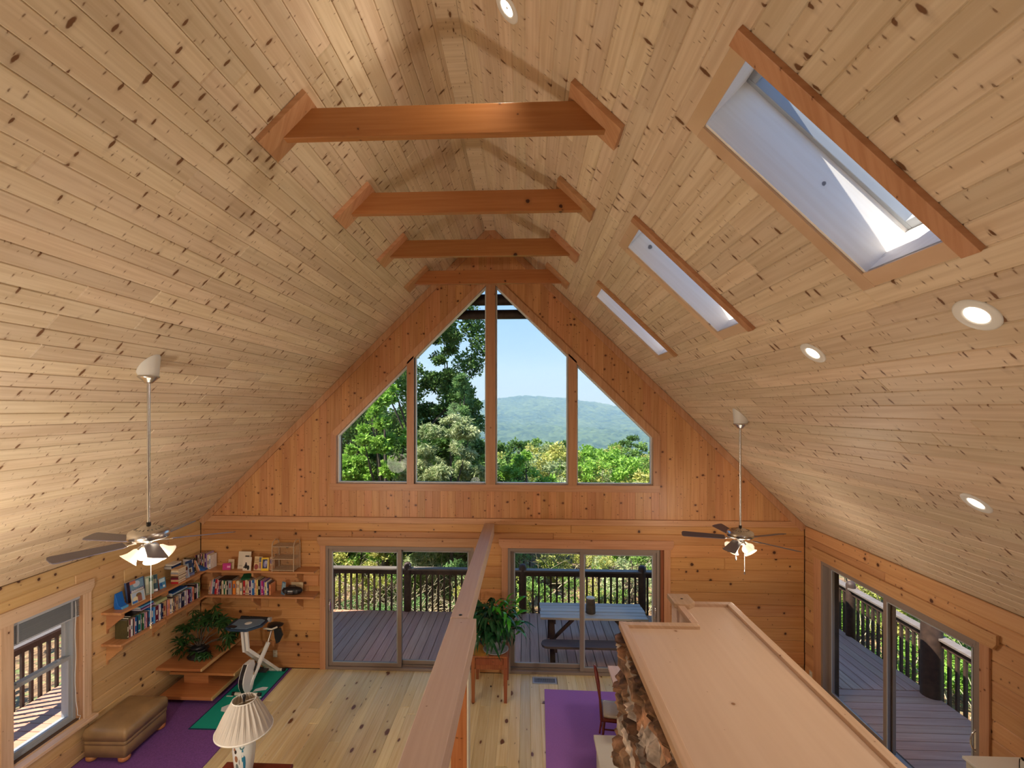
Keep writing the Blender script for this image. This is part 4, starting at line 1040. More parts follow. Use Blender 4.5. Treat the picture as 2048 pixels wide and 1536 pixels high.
def add_book(label, loc, rot, t_, h, d, cn, group, title=True, lean=0, flat=False, R=random.Random(3)):
    cov, pg = book_parts(t_, h, d, cn)
    b_ = obj('book', cov, M['book']); col = lin(COL[cn]); b_.color = (*col, 1); tag(b_, label, 'book', group)
    obj('pages', pg, M['paper'], b_)
    if title and t_ > .014:
        lum = sum(col); tc_ = (.75, .70, .60, 1) if lum < .9 else R.choice([(.10, .06, .12, 1), (.35, .05, .05, 1), (.05, .10, .25, 1)])
        z0 = h*R.uniform(.30, .5); z1 = z0+h*R.uniform(.2, .38)
        s = obj('spine_title', MB().box(t_*.28, t_*.72, -.0006, .001, z0, z1), M['objcol'], b_); s.color = tc_
        if R.random() < .5:
            s = obj('spine_mark', MB().box(t_*.2, t_*.8, -.0006, .001, h*.07, h*.13), M['objcol'], b_); s.color = tc_
    b_.matrix_basis = Matrix.Translation(loc) @ rot
    return b_
def row(specs, start, wall, z, where, group, dpos, heights, lean0=0, seed=1):
    """standing books side by side; start along the shelf; dpos: spine distance from the wall"""
    R = random.Random(seed); p = start; names = []; items = []
    for s in specs:
        if isinstance(s, (int, float)): p += s; continue
        cn, w_, h = s[0], s[1], s[2]; ln = s[3] if len(s) > 3 else 0
        items.append((cn, w_, h, ln, p)); p += w_+.0012+abs(math.sin(ln))*h*.12
    for i, (cn, w_, h, ln, q) in enumerate(items):
        prev = NAME.get(items[i-1][0], items[i-1][0]) if i else None; nxt = NAME.get(items[i+1][0], items[i+1][0]) if i+1 < len(items) else None
        size = ('thick ' if w_ > .038 else 'thin ' if w_ < .018 else '')+('tall ' if h > .245 else 'short ' if h < .195 else '')
        me = NAME.get(cn, cn)
        if prev is None: lab = '%s%s book first in %s, before a %s one' % (size, me, where, nxt)
        elif nxt is None: lab = '%s%s book last in %s, after a %s one' % (size, me, where, prev)
        else: lab = '%s%s book between %s and %s ones, %s' % (size, me, prev, nxt, where)
        if lab in CN:
            pp = NAME.get(items[i-2][0], items[i-2][0]) if i > 1 else 'first'
            lab = '%s%s book in %s, after %s then %s' % (size, me, where, pp, prev)
        CN[lab] = 1
        d = R.uniform(.14, .17)+(.02 if h > .24 else 0)
        Ml = Matrix.Rotation(ln, 4, 'Y')
        dp = dpos+R.uniform(-.008, .008)
        zl = z+(w_*abs(math.sin(ln)) if ln < 0 else w_*abs(math.sin(ln)))
        if wall == 'F': add_book(lab, Vector((q, D-max(dp, d+.012), zl)), Ml, w_, h, d, cn, group, R=R)
        else: add_book(lab, Vector((XL+max(dp, d+.012), q, zl)), Matrix.Rotation(PI/2, 4, 'Z') @ Ml, w_, h, d, cn, group, R=R)
    return p
GB = 'books on the corner shelves'
far_low = [('tan', .022, .215, .14), ('pink', .012, .22, .13), ('white', .014, .24, .12), ('slate', .034, .245, .11), ('red', .034, .24, .09), ('pink', .022, .245, .08),
           ('purple', .018, .20, .05), ('white', .012, .20, .05), ('black', .02, .21, 0), ('tan', .012, .21), ('cream', .022, .225), ('green', .028, .225), ('cream', .020, .215), ('black', .022, .21),
           ('grey', .062, .225), ('brown', .010, .21), ('orange', .048, .222), ('brown', .010, .21), ('cream', .022, .218), ('cream', .024, .222), ('tan', .012, .21), .006, ('cream', .032, .19), .004,
           ('olive', .012, .22), ('red', .030, .225), ('cream', .022, .235), ('tan', .022, .235), ('cream', .018, .22), ('purple', .034, .225), ('white', .014, .235), ('blue', .034, .24), ('cream', .022, .245),
           ('salmon', .014, .245), ('yellow', .024, .245), ('black', .034, .24), ('lilac', .020, .23), ('magenta', .028, .225), ('violet', .020, .225), ('yellow', .026, .205),
           ('white', .014, .215), ('slate', .022, .20), ('brown', .012, .19), ('salmon', .020, .17)]
e1 = row(far_low, -5.165, 'F', ZB_, 'lower shelf of the far wall', GB, .20, None, seed=2)
far_up = [('pink', .012, .215), ('purple', .024, .22), ('black', .012, .20), ('white', .028, .225), ('brown', .022, .235), ('pink', .026, .24), ('olive', .020, .245), ('tan', .016, .245),
          ('purple', .024, .25), ('lilac', .014, .25), ('cream', .032, .225), ('white', .026, .22)]
row(far_up, -5.405, 'F', ZT, 'corner end of the upper far shelf', GB, .19, None, seed=4)
left_low = [('olive', .022, .24), ('cream', .010, .235), ('maroon', .022, .23), ('white', .028, .225), ('black', .012, .22), ('pink', .012, .23), ('blue', .030, .22), ('navy', .012, .22), ('teal', .036, .235),
            ('grey', .010, .22), ('black', .014, .22), ('green', .022, .225), ('white', .012, .225), ('lilac', .022, .21), ('pink', .018, .215), ('navy', .012, .215), ('skyblue', .034, .215), ('tan', .016, .20),
            ('blue', .034, .235), ('skyblue', .018, .225), ('maroon', .046, .225), ('lilac', .016, .225), ('white', .018, .23), ('blue', .022, .22), ('navy', .020, .22), ('tan', .060, .23), ('black', .010, .225),
            ('pink', .014, .225), ('salmon', .024, .225), ('white', .032, .215), ('cream', .020, .21), ('black', .018, .21), ('white', .012, .205), ('maroon', .014, .205),
            ('tan', .044, .205), ('grey', .030, .205), ('white', .028, .21), ('navy', .034, .21), ('slate', .026, .215), ('white', .026, .225), ('lilac', .016, .22), ('white', .012, .215), ('maroon', .026, .22), ('purple', .022, .21),
            ('skyblue', .034, .225), ('pink', .022, .225), ('salmon', .014, .215), .012, ('black', .036, .235), ('purple', .02, .23), ('white', .012, .23), ('green', .020, .235), ('yellow', .016, .235)]
left_low = [(q if isinstance(q, float) else (q[0], q[1]*1.13)+tuple(q[2:])) for q in left_low]
row(left_low, 5.925, 'L', ZB_, 'lower shelf of the left wall', GB, .215, None, seed=6)
# flat books laid on top of the rows
def flat(label, x, y, z, rz, w_, d, t_, cn, tilt=(0, 0)):
    Mx = Matrix.Rotation(rz, 4, 'Z') @ Matrix.Rotation(tilt[0], 4, 'X') @ Matrix.Rotation(tilt[1], 4, 'Y') @ Matrix.Rotation(PI/2, 4, 'Y') @ Matrix.Translation((-t_/2, 0, -w_/2))
    b_ = add_book(label, Vector((x, y, z+t_/2)), Matrix.Identity(4), t_, w_, d, cn, None, title=False); del_group(b_)
    b_.matrix_basis = Matrix.Translation((x, y, z+t_/2)) @ Mx; return b_
def del_group(o):
    if 'group' in o: del o['group']
flat('wide black book lying on the books of the lower far shelf', -4.87, D-.215, ZB_+.235, .0, .24, .17, .014, 'black')
flat('small green picture book tilted under the upper far shelf', -4.55, D-.20, ZB_+.24, .25, .13, .15, .02, 'green', tilt=(.25, 0))
flat('dark green book at the bottom of the flat pile, left shelf near end', XL+.215, 6.08, ZB_+.246, PI/2, .25, .17, .018, 'olive')
flat('black book second from the bottom of the flat pile, left shelf near end', XL+.215, 6.10, ZB_+.265, PI/2+.05, .24, .16, .012, 'black')
flat('lilac edged book lying over the teal book, lower left shelf', XL+.235, 6.25, ZB_+.279, PI/2, .23, .17, .014, 'lilac')
flat('purple book in the middle of the flat pile, lower left shelf', XL+.225, 6.25, ZB_+.294, PI/2, .22, .17, .016, 'purple')
flat('turquoise book on top of the flat pile, lower left shelf', XL+.225, 6.24, ZB_+.311, PI/2-.04, .22, .16, .02, 'skyblue')
flat('pale green book lying above the maroon book, lower left shelf', XL+.23, 6.50, ZB_+.252, PI/2, .20, .16, .02, 'palegreen')
flat('upper pale green book lying above the maroon book, lower left shelf', XL+.23, 6.50, ZB_+.273, PI/2, .19, .16, .018, 'palegreen')
flat('brown book under the leaning pile in the middle of the lower left shelf', XL+.225, 6.84, ZB_+.238, PI/2, .26, .17, .012, 'brown')
flat('teal book of the flat pile in the middle of the lower left shelf', XL+.225, 6.86, ZB_+.251, PI/2, .30, .18, .014, 'teal')
flat('thin white book of the flat pile in the middle of the lower left shelf', XL+.225, 6.86, ZB_+.266, PI/2, .30, .18, .010, 'white')
flat('blue book topmost of the flat pile in the middle of the lower left shelf', XL+.225, 6.86, ZB_+.277, PI/2, .31, .18, .014, 'blue')
# upper left shelf
def card(name, label, cat, cx, cy, z0, w_, h, face, tilt, cols, th=.012, pic=None):
    """upright cover facing `face` (z rotation), leaning back by tilt; cols: main colour; pic: coloured panels (u0,u1,v0,v1,colour)"""
    o = obj(name, MB().box(-w_/2, w_/2, 0, th, 0, h), M['objcol']); o.color = (*lin(cols), 1); tag(o, label, cat)
    o.matrix_basis = Matrix.Translation((cx, cy, z0)) @ Matrix.Rotation(face, 4, 'Z') @ Matrix.Rotation(-tilt, 4, 'X')
    if cat == 'book': 
        p = obj('pages', MB().box(-w_/2+.003, w_/2+.001, .0015, th-.0015, .002, h+.001), M['paper'], o)
    for i, (u0, u1, v0, v1, c) in enumerate(pic or []):
        mb = MB()
        if c[0] == 'o':
            n = 14; cu, cv, ru, rv = (u0+u1)/2, (v0+v1)/2, (u1-u0)/2, (v1-v0)/2
            v = [(-w_/2+w_*(cu+ru*math.cos(2*PI*k/n)), y, h*(cv+rv*math.sin(2*PI*k/n))) for y in (-.0008-.0003*i, 0) for k in range(n)]
            mb.add(v, [tuple(range(n))]+[(k, n+k, n+(k+1) % n, (k+1) % n) for k in range(n)])
        else: mb.box(-w_/2+w_*u0, -w_/2+w_*u1, -.0008-.0003*i, 0, h*v0, h*v1)
        s = obj('cover_print', mb, M['objcol'], o); s.color = (*lin(c[-3:]), 1)
    return o
FL = PI/2     # facing +x from the left wall
t = thing('bookend', 'bright blue bent sheet bookend at the near end of the upper left shelf', 'bookend', (XL+.12, 5.93, ZT))
mb = MB(); pf = [(.0, .20), (.012, .205), (.03, .13), (.05, .055), (.10, .012), (.10, .0), (.0, .0), (-.01, .05)]
n = len(pf)
def xz(d, z): return (d-.03, z)
mb.add([(xz(d, q)[0], yy, xz(d, q)[1]) for yy in (-.055, .055) for d, q in pf], [tuple(range(n)), tuple(reversed(range(n, 2*n)))]+[(i, n+i, n+(i+1) % n, (i+1) % n) for i in range(n)])
o = obj('bent_sheet', mb, M['objcol'], t, bevel=.006); o.color = (*lin((10, 100, 190)), 1)
o = obj('foot_strip', MB().box(.055, .073, -.05, .05, .0, .03), M['objcol'], t, bevel=.003); o.color = (*lin((90, 170, 225)), 1)
o = card('book', 'large travel book with a blue map cover, propped on the upper left shelf', 'book', XL+.12, 6.20, ZT, .27, .275, FL-.05, .12, (60, 90, 140), .03,
     [(.0, .16, 0, 1, (40, 25, 45)), (.2, .95, .55, .95, (120, 160, 190)), (.35, .75, .62, .92, ('o', 190, 205, 225)), (.18, 1, .38, .52, (60, 60, 120)), (.22, .9, .41, .50, (215, 215, 235)), (.2, .95, .03, .33, (110, 150, 200)), (.18, .5, .82, .97, (210, 120, 90))])
def text(s, parent, mat, size, loc, rot=(PI/2, 0, 0), ex=.0004):
    cu = bpy.data.curves.new('lettering', 'FONT'); cu.body = s; cu.size = size; cu.extrude = ex; cu.align_x = 'CENTER'
    o = bpy.data.objects.new('lettering', cu); C.objects.link(o); o.parent = parent; o.location = loc; o.rotation_euler = rot
    dg = bpy.context.evaluated_depsgraph_get(); me = bpy.data.meshes.new_from_object(o.evaluated_get(dg)); bpy.data.objects.remove(o)
    me.materials.clear(); me.materials.append(mat)
    o = bpy.data.objects.new('lettering', me); C.objects.link(o); o.parent = parent; o.location = loc; o.rotation_euler = rot; return o
text('TASMAN', o, M['matwhite'], .05, (.022, -.0032, .275*.415))
card('picture_card', 'cartoon picture card propped before the travel book, upper left shelf', 'card', XL+.215, 6.12, ZT, .20, .15, FL-.1, .15, (205, 195, 165), .004,
     [(.05, .95, .05, .95, (170, 190, 215)), (.35, .75, .45, .85, ('o', 120, 95, 60)), (.1, .5, .2, .6, ('o', 225, 215, 180)), (.45, .75, .05, .6, (150, 95, 80)), (.05, .4, .05, .25, (50, 110, 190))])
card('book', 'pale green spined book leaning right of the travel book, upper left shelf', 'book', XL+.15, 6.38, ZT, .10, .255, FL-.5, .10, (150, 165, 150), .03, [(.1, .4, .1, .9, (200, 205, 185)), (.5, .9, .7, .9, (40, 90, 70))])
card('book', 'dark teal book with white foot leaning, upper left shelf', 'book', XL+.15, 6.47, ZT, .08, .24, FL-.6, .16, (40, 75, 90), .02, [(.1, .95, .03, .16, (215, 210, 215)), (.2, .8, .5, .75, (150, 150, 130))])
card('book', 'small blue boat-picture book standing alone, upper left shelf', 'book', XL+.16, 6.60, ZT, .12, .15, FL-.15, .14, (70, 140, 185), .03, [(.1, .9, .6, .95, (190, 220, 235)), (.25, .5, .25, .55, (20, 90, 170)), (.6, .85, .1, .3, (235, 240, 240)), (0, .12, 0, 1, (120, 60, 50))])
R = random.Random(5); zz = ZT
for i, cn in enumerate(('red', 'tan', 'maroon', 'brown', 'tan', 'grey', 'cream', 'tan')):
    tk = R.uniform(.022, .032); names = ['bottom', 'second', 'third', 'fourth', 'fifth', 'sixth', 'seventh', 'top']
    flat('paperback lying %s in the flat stack on the upper left shelf' % names[i] if i not in (0, 7) else '%s paperback of the flat stack on the upper left shelf' % names[i], XL+.20+R.uniform(-.005, .005), 6.78, zz, R.uniform(-.06, .06), .11, .17, tk, cn); zz += tk+.001
card('magazine', 'red and white magazine propped by the paperback stack, upper left shelf', 'magazine', XL+.20, 6.90, ZT, .13, .19, FL-.15, .15, (190, 180, 185), .008, [(0, .15, 0, 1, (150, 20, 45)), (.2, .9, .5, .9, (225, 220, 215)), (.2, .9, .36, .46, (120, 40, 60)), (.2, .9, .06, .3, (215, 210, 220))])
zz = ZT+.195
flat('blue paperback lying on the propped magazines, upper left shelf', XL+.12, 6.92, ZT+.20, PI/2, .19, .12, .02, 'blue'); flat('navy paperback lying on the propped magazines, upper left shelf', XL+.12, 6.92, ZT+.221, PI/2, .19, .12, .018, 'navy')
flat('white paperback lying on the propped magazines, upper left shelf', XL+.12, 6.94, ZT+.24, PI/2, .18, .12, .02, 'white')
card('brochure', 'pale blue brochure with a small figure, upper left shelf', 'brochure', XL+.21, 7.0, ZT, .15, .21, FL-.12, .12, (165, 195, 225), .004, [(.6, .85, .55, .85, ('o', 110, 45, 40)), (.05, .5, .7, .95, (120, 190, 225)), (.62, .85, .1, .55, (190, 180, 195))])
card('brochure', 'dark blue brochure with a photo panel, upper left shelf', 'brochure', XL+.20, 7.12, ZT, .15, .24, FL-.12, .10, (35, 70, 125), .006, [(.15, .75, .2, .52, (200, 205, 200)), (.3, .6, .22, .45, (90, 70, 70)), (.15, .75, .6, .82, (60, 70, 100)), (.0, 1, 0, .14, (120, 130, 175))])
row([('white', .012, .235), ('navy', .016, .23), ('black', .026, .24), ('olive', .022, .245), ('brown', .022, .235, -.06), ('tan', .016, .225, -.38), ('salmon', .012, .22, -.42), ('white', .012, .21, -.45)], 7.17, 'L', ZT, 'corner end of the upper left shelf', GB, .19, None, seed=9)
o = obj('book', MB().add([(0, -.09, .0), (.16, -.07, 0), (.16, .09, 0), (0, .09, 0), (0, -.09, .012), (.16, -.07, .012), (.16, .09, .012), (0, .09, .012), (.0, .0, .08)],
    [(0, 3, 2, 1), (0, 1, 5, 4), (1, 2, 6, 5), (2, 3, 7, 6), (3, 0, 4, 8, 7), (4, 5, 8), (5, 6, 8), (6, 7, 8)]), M['objcol']); o.color = (*lin((35, 90, 160)), 1)
tag(o, 'blue book fallen flat in the corner of the upper shelves', 'book'); o.matrix_basis = Matrix.Translation((XL+.10, 7.40, ZT)) @ Matrix.Rotation(.15, 4, 'Z')
# upper far shelf display pieces
FF = 0
yf = D-.20
card('card', 'small pink card standing on the upper far shelf', 'card', -4.85, yf-.02, ZT, .125, .105, FF+.15, .12, (190, 40, 125), .004, [(.55, .95, .3, .6, (225, 150, 190)), (0, 1, .88, .93, (120, 20, 80))])
card('card', 'cream card behind the small pink card, upper far shelf', 'card', -4.815, yf+.04, ZT, .10, .15, FF, .1, (205, 180, 145), .004, [(.15, .85, .7, .74, (150, 120, 90)), (.15, .85, .6, .63, (150, 120, 90))])
card('print', 'large cream card with faint drawing, tallest on the upper far shelf', 'print', -4.60, yf+.04, ZT, .215, .275, FF-.04, .14, (222, 210, 190), .005, [(.55, .85, .66, .78, (120, 115, 105)), (.62, .8, .58, .68, (90, 90, 85)), (.1, .35, .15, .2, (190, 175, 160)), (.45, .8, .12, .18, (190, 170, 160))])
card('print', 'small cream card with black ink figures before the large cream card', 'print', -4.50, yf-.045, ZT, .145, .215, FF-.08, .12, (225, 212, 195), .004, [(.2, .55, .15, .5, ('o', 25, 22, 25)), (.5, .8, .05, .4, ('o', 30, 30, 30)), (.3, .45, .4, .6, (50, 45, 50)), (.08, .25, .2, .3, (50, 45, 50))])
card('booklet', 'tan booklet with stripes and a photo, upper far shelf', 'booklet', -4.335, yf-.02, ZT, .14, .215, FF-.1, .16, (215, 185, 140), .008, [(.05, .55, .78, .82, (150, 110, 70)), (.05, .55, .66, .7, (150, 110, 70)), (.05, .55, .54, .58, (150, 110, 70)), (.6, .97, .6, .95, (95, 100, 115)), (.05, .55, .05, .45, ('o', 150, 75, 70)), (.62, .95, .15, .55, (165, 120, 130))])
card('booklet', 'yellow bordered booklet with a dark photo, upper far shelf', 'booklet', -4.205, yf-.035, ZT, .115, .205, FF+.15, .10, (232, 190, 20), .01, [(.15, .85, .18, .88, (45, 45, 80)), (.3, .75, .25, .75, ('o', 130, 125, 170)), (.45, .8, .5, .8, ('o', 160, 160, 190)), (.8, .97, .1, .95, (210, 185, 120))])
card('booklet', 'booklet with a violet figure beside the wicker stand, upper far shelf', 'booklet', -4.11, yf+.0, ZT, .08, .21, FF+.05, .10, (190, 150, 115), .01, [(.1, .7, .45, .85, ('o', 95, 80, 130)), (.1, .9, .05, .4, ('o', 165, 110, 75))])
# wicker stand
t = thing('wicker_stand', 'small three-tier wicker display stand on the upper far shelf', 'stand', (-3.89, D-.17, ZT))
wick = M['wick'] = plain('wicker', (.50, .36, .24), .6, noise=.2, nscale=60)
xw, yw = (-4.07, -3.715), (D-.265, D-.05)
for x in xw:
    pts = [(x, yw[0], ZT), (x, yw[0], ZT+.40)]
    for k in range(1, 8):
        a = PI*k/8; pts.append((x, (yw[0]+yw[1])/2-(yw[1]-yw[0])/2*math.cos(a), ZT+.40+.09*math.sin(a)))
    pts += [(x, yw[1], ZT+.40), (x, yw[1], ZT)]
    obj('side_hoop', MB().tube(pts, .0075, 8), wick, t, world=True)
for z in (.02, .20, .40):
    mb = MB(); zz = ZT+z
    for y in yw: mb.tube([(xw[0], y, zz), (xw[1], y, zz)], .007, 6)
    for x in xw: mb.tube([(x, yw[0], zz), (x, yw[1], zz)], .006, 6)
    for k in range(12): y = yw[0]+(yw[1]-yw[0])*(k+.5)/12; mb.box(xw[0], xw[1], y-.0068, y+.0068, zz-.002, zz+.004)
    obj('tier', mb, wick, t, world=True)
for k in range(16):
    x = xw[0]+(xw[1]-xw[0])*(k+.5)/16; obj('back_cane', MB().tube([(x, yw[1], ZT+.02), (x, yw[1], ZT+.40)], .0025, 5), wick, t, world=True)
for x in xw:
    for k in range(6):
        y = yw[0]+(yw[1]-yw[0])*(k+.5)/6; obj('side_cane', MB().tube([(x, y, ZT+.02), (x, y, ZT+.40)], .0022, 5), wick, t, world=True)
# picture book, card and radio
card('book', 'thin blue picture book leaning beside the radio, lower far shelf', 'book', -3.945, D-.17, ZB_, .09, .20, -.5, .12, (90, 130, 160), .008, [(.15, .85, .15, .9, (150, 185, 200)), (.4, .8, .3, .6, ('o', 90, 95, 110))])
card('card', 'cream card lying behind the black radio', 'card', -3.77, D-.05, ZB_, .20, .155, 0, .1, (215, 190, 150), .004)
t = thing('radio', 'small black rounded portable radio on the lower far shelf', 'radio', (-3.79, D-.16, ZB_))
prof = [(-.165, .0), (-.16, .022), (-.13, .048), (-.07, .062), (0, .066), (.07, .062), (.13, .048), (.16, .022), (.165, 0)]
mb = MB(); mb.smooth = True; n = 16; ring = []
for (x, r) in prof:
    r = max(r, .002); ring += [(x, .075*r/.066*math.cos(2*PI*k/n), .067+r*math.sin(2*PI*k/n)) for k in range(n)]
mb.add(ring, [(i*n+k, (i+1)*n+k, (i+1)*n+(k+1) % n, i*n+(k+1) % n) for i in range(len(prof)-1) for k in range(n)])
obj('body', mb, M['black'], t)
for s in (-1, 1): obj('speaker_grille', MB().lathe([(.0005, -.071), (.025, -.070), (.036, -.062)], (s*.085, 0, .066), 18, axis='y'), M['objcol'], t).color = (.03, .03, .035, 1)
obj('display', MB().box(-.04, .04, -.079, -.068, .065, .09), M['greyblue'], t, bevel=.003)
for i in range(4): obj('button', MB().box(-.04+i*.022, -.026+i*.022, -.079, -.07, .042, .05), M['chrome'], t)
obj('carry_handle', MB().tube([(-.06, 0, .125), (-.05, 0, .15), (.05, 0, .15), (.06, 0, .125)], .006, 8), M['black'], t)

# ------------------------------------------------------------------ stepped plant platform
t = thing('plant_platform', 'low stepped platform of three broad orange boards in the corner', 'platform', (-5, 7.1, 0))
def plank(nm, x0, x1, y0, y1, z0, z1):
    obj(nm, MB().box(x0, x1-.022, y0, y1, z0, z1), M['tier'], t, world=True, bevel=.002)
    obj('edge_strip', MB().box(x1-.022, x1, y0, y1, z0-.001, z1+.001), M['tieredge'], t, world=True, bevel=.002)
plank('top_board', XL+.005, -4.735, 6.665, D-.01, .455, .492)
plank('middle_board', -5.33, -4.325, 6.80, D-.01, .325, .36)
plank('bottom_board', -5.30, -4.50, 6.555, D-.01, .105, .15)
obj('riser_block', MB().box(-5.18, -4.80, 6.90, 7.5, .15, .325), M['tier'], t, world=True)
obj('riser_block', MB().box(-5.28, -4.95, 6.85, 7.5, .36, .455), M['tier'], t, world=True)
obj('plinth', MB().box(-5.2, -4.7, 6.75, 7.5, 0.013, .105), M['tier'], t, world=True)

# ------------------------------------------------------------------ plants
def leaf_mesh(name, L_, W_, bend, mat, fold=.15, n=6):
    """pointed blade curving down, base at the origin, growing along +x"""
    v = []; f = []
    for i in range(n+1):
        s = i/n; w_ = W_*math.sin(PI*min(1, .08+s*.92))**.75*.5; a = bend*s
        x = L_*s*math.cos(a*.6); z = -L_*s*math.sin(a*.6)*s+.0
        v += [(x, -w_, z+fold*w_), (x, 0, z), (x, w_, z+fold*w_)]
    for i in range(n):
        b_ = i*3; f += [(b_, b_+3, b_+4, b_+1), (b_+1, b_+4, b_+5, b_+2)]
    mb = MB(); mb.smooth = True; mb.add(v, f); me = mb.mesh(name); me.materials.append(mat); return me
def palmate(name, s, mat, lobes=7):
    v = [(0, 0, 0)]; f = []; n = lobes
    for k in range(n):
        a = -2.1+4.2*k/(n-1); L_ = s*(1-.28*abs(a)/2.1); w_ = .33
        v += [(s*.28*math.cos(a-w_*1.0), s*.28*math.sin(a-w_), .0), (L_*.65*math.cos(a-w_*.55), L_*.65*math.sin(a-w_*.55), -.01), (L_*math.cos(a), L_*math.sin(a), -.035), (L_*.65*math.cos(a+w_*.55), L_*.65*math.sin(a+w_*.55), -.01), (s*.28*math.cos(a+w_), s*.28*math.sin(a+w_), 0)]
        b_ = 1+k*5; f += [(0, b_, b_+1, b_+2, b_+3, b_+4)]
    mb = MB(); mb.add(v, f); me = mb.mesh(name); me.materials.append(mat); return me
t = thing('fatsia_plant', 'bushy dark green plant with hand-shaped leaves on the stepped platform', 'plant', (-5.03, 7.02, .493))
obj('pot', MB().lathe([(.0005, .0), (.10, .0), (.155, .012), (.16, .022), (.12, .03), (.13, .11), (.14, .115), (.12, .125), (.0005, .118)], (0, 0, 0), 24), M['black'], t)
obj('soil', MB().lathe([(.0005, .124), (.118, .122)], (0, 0, 0), 18), M['soil'], t)
obj('stone_ring', MB().lathe([(.09, .13), (.105, .15), (.09, .175), (.05, .18), (.03, .17)], (-.0, -.02, 0), 20), M['slatestone'] if 'slatestone' in M else M['black'], t)
PM = [palmate('leaf', s, M['plant_fatsia']) for s in (.12, .145, .17)]
R = random.Random(14)
stems = [(-.30, -.05, .45), (-.33, -.1, .30), (-.18, .15, .60), (.0, .2, .72), (.12, .18, .68), (.02, .1, .55), (.32, .12, .42), (.45, .08, .34), (.25, .2, .5), (-.1, -.05, .42), (-.22, .0, .2), (.1, -.12, .2), (.38, .15, .28)]
for i, (x, y, z) in enumerate(stems):
    z = min(z, .62)-.04
    obj('stem', MB().tube([(0, 0, .12), (x*.4, y*.4, .12+(z-.12)*.6), (x, y, z)], [.009, .007, .004], 6, cap=False), M['bark'], t)
    for k in range(R.randint(5, 7)):
        o = bpy.data.objects.new('leaf', R.choice(PM)); C.objects.link(o); o.parent = t
        lx = max(x+R.uniform(-.11, .11), -.22)
        o.location = (lx, y+R.uniform(-.10, .10), z+R.uniform(-.12, .08))
        o.rotation_euler = (R.uniform(-.5, .9), R.uniform(-.2, .9), R.uniform(0, 2*PI))
# side table, pot, long-leaved plant
t = thing('side_table', 'small reddish pine side table with one drawer by the far door', 'table', (-.535, 7.2, 0))
x0, x1, y0, y1 = -.80, -.27, 6.83, 7.50
obj('tabletop', MB().box(x0-.005, x1+.005, y0, y1, .665, .69), M['cherry'], t, world=True, bevel=.004)
for x in (x0+.028, x1-.028):
    for y in (y0+.04, y1-.04):
        mb = MB(); a, b_ = .028, .022
        mb.add([(x-b_, y-b_, 0), (x+b_, y-b_, 0), (x+b_, y+b_, 0), (x-b_, y+b_, 0), (x-a, y-a, .44), (x+a, y-a, .44), (x+a, y+a, .44), (x-a, y+a, .44), (x-a, y-a, .665), (x+a, y-a, .665), (x+a, y+a, .665), (x-a, y+a, .665)],
               [(0, 3, 2, 1), (8, 9, 10, 11)]+[(q+i, q+(i+1) % 4, q+4+(i+1) % 4, q+4+i) for q in (0, 4) for i in range(4)])
        obj('leg', mb, M['cherry'], t, world=True)
obj('apron', MB().box(x0+.05, x1-.05, y0+.03, y0+.05, .48, .665).box(x0+.05, x1-.05, y1-.05, y1-.03, .48, .665).box(x0+.015, x0+.035, y0+.06, y1-.06, .48, .665).box(x1-.035, x1-.015, y0+.06, y1-.06, .48, .665), M['cherry'], t, world=True)
dr = obj('drawer', MB().box(x0+.06, x1-.06, y0+.018, y0+.032, .555, .65), M['cherry'], t, world=True, bevel=.002)
obj('knob', MB().lathe([(.0005, -.028), (.012, -.024), (.012, -.014), (.006, -.008), (.006, 0)], ((x0+x1)/2-(x0+x1)/2, -.007, .05), 14, axis='y'), M['black'], dr)
t = thing('long_leaved_plant', 'lush potted plant with drooping lance-shaped leaves on the side table', 'plant', (-.53, 7.12, .691))
obj('saucer', MB().lathe([(.0005, .002), (.16, .002), (.19, .022), (.185, .026), (.155, .010)], (.08, -.1, 0), 28), M['greyblue'], t)
obj('pot', MB().lathe([(.0005, .011), (.10, .011), (.125, .14), (.135, .15), (.118, .15), (.0005, .13)], (.06, -.06, 0), 24), M['greyblue'], t)
obj('soil', MB().lathe([(.0005, .141), (.115, .138)], (.06, -.06, 0), 18), M['soil'], t)
o = obj('doily', MB().lathe([(.0005, .0005), (.16, .0012), (.17, .001), (.172, 0)], (-.13, -.12, 0), 22), M['objcol'], t); o.color = (*lin((196, 140, 60)), 1)
LM = [leaf_mesh('leaf', L_, W_, bd, M['plant_dark']) for L_, W_, bd in ((.30, .055, 1.6), (.34, .05, 2.0), (.26, .06, 1.2), (.38, .045, 2.4))]
LG = [leaf_mesh('leaf', L_, W_, bd, M['plant_green']) for L_, W_, bd in ((.22, .06, .8), (.26, .065, 1.1))]
R = random.Random(23)
for i in range(14):
    a = 2*PI*i/14; r = R.uniform(.05, .16); h = R.uniform(.3, .52)
    obj('stem', MB().tube([(.06, -.06, .13), (.06+r*.5*math.cos(a), -.06+r*.5*math.sin(a), h*.6), (.05+r*math.cos(a)*1.4, -.06+r*math.sin(a)*1.4, h)], [.008, .006, .003], 5, cap=False), M['plant_dark'], t)
for i in range(280):
    a = R.uniform(0, 2*PI); r = R.uniform(.02, .33); h = R.uniform(.22, .72)-r*.35; h = max(h, .34) if math.sin(a) < -.2 else h
    green = (math.cos(a) > .25 and R.random() < .45)
    o = bpy.data.objects.new('leaf', R.choice(LG if green else LM)); C.objects.link(o); o.parent = t
    o.location = (.05+r*math.cos(a)*1.15, -.06+r*math.sin(a), h+(.05 if green else 0)); s = R.uniform(.75, 1.05)
    o.rotation_euler = (R.uniform(-.5, .5), R.uniform(-1.0, .5)-(.3 if green else 0), a+R.uniform(-.5, .5)); o.scale = (s, s, s)

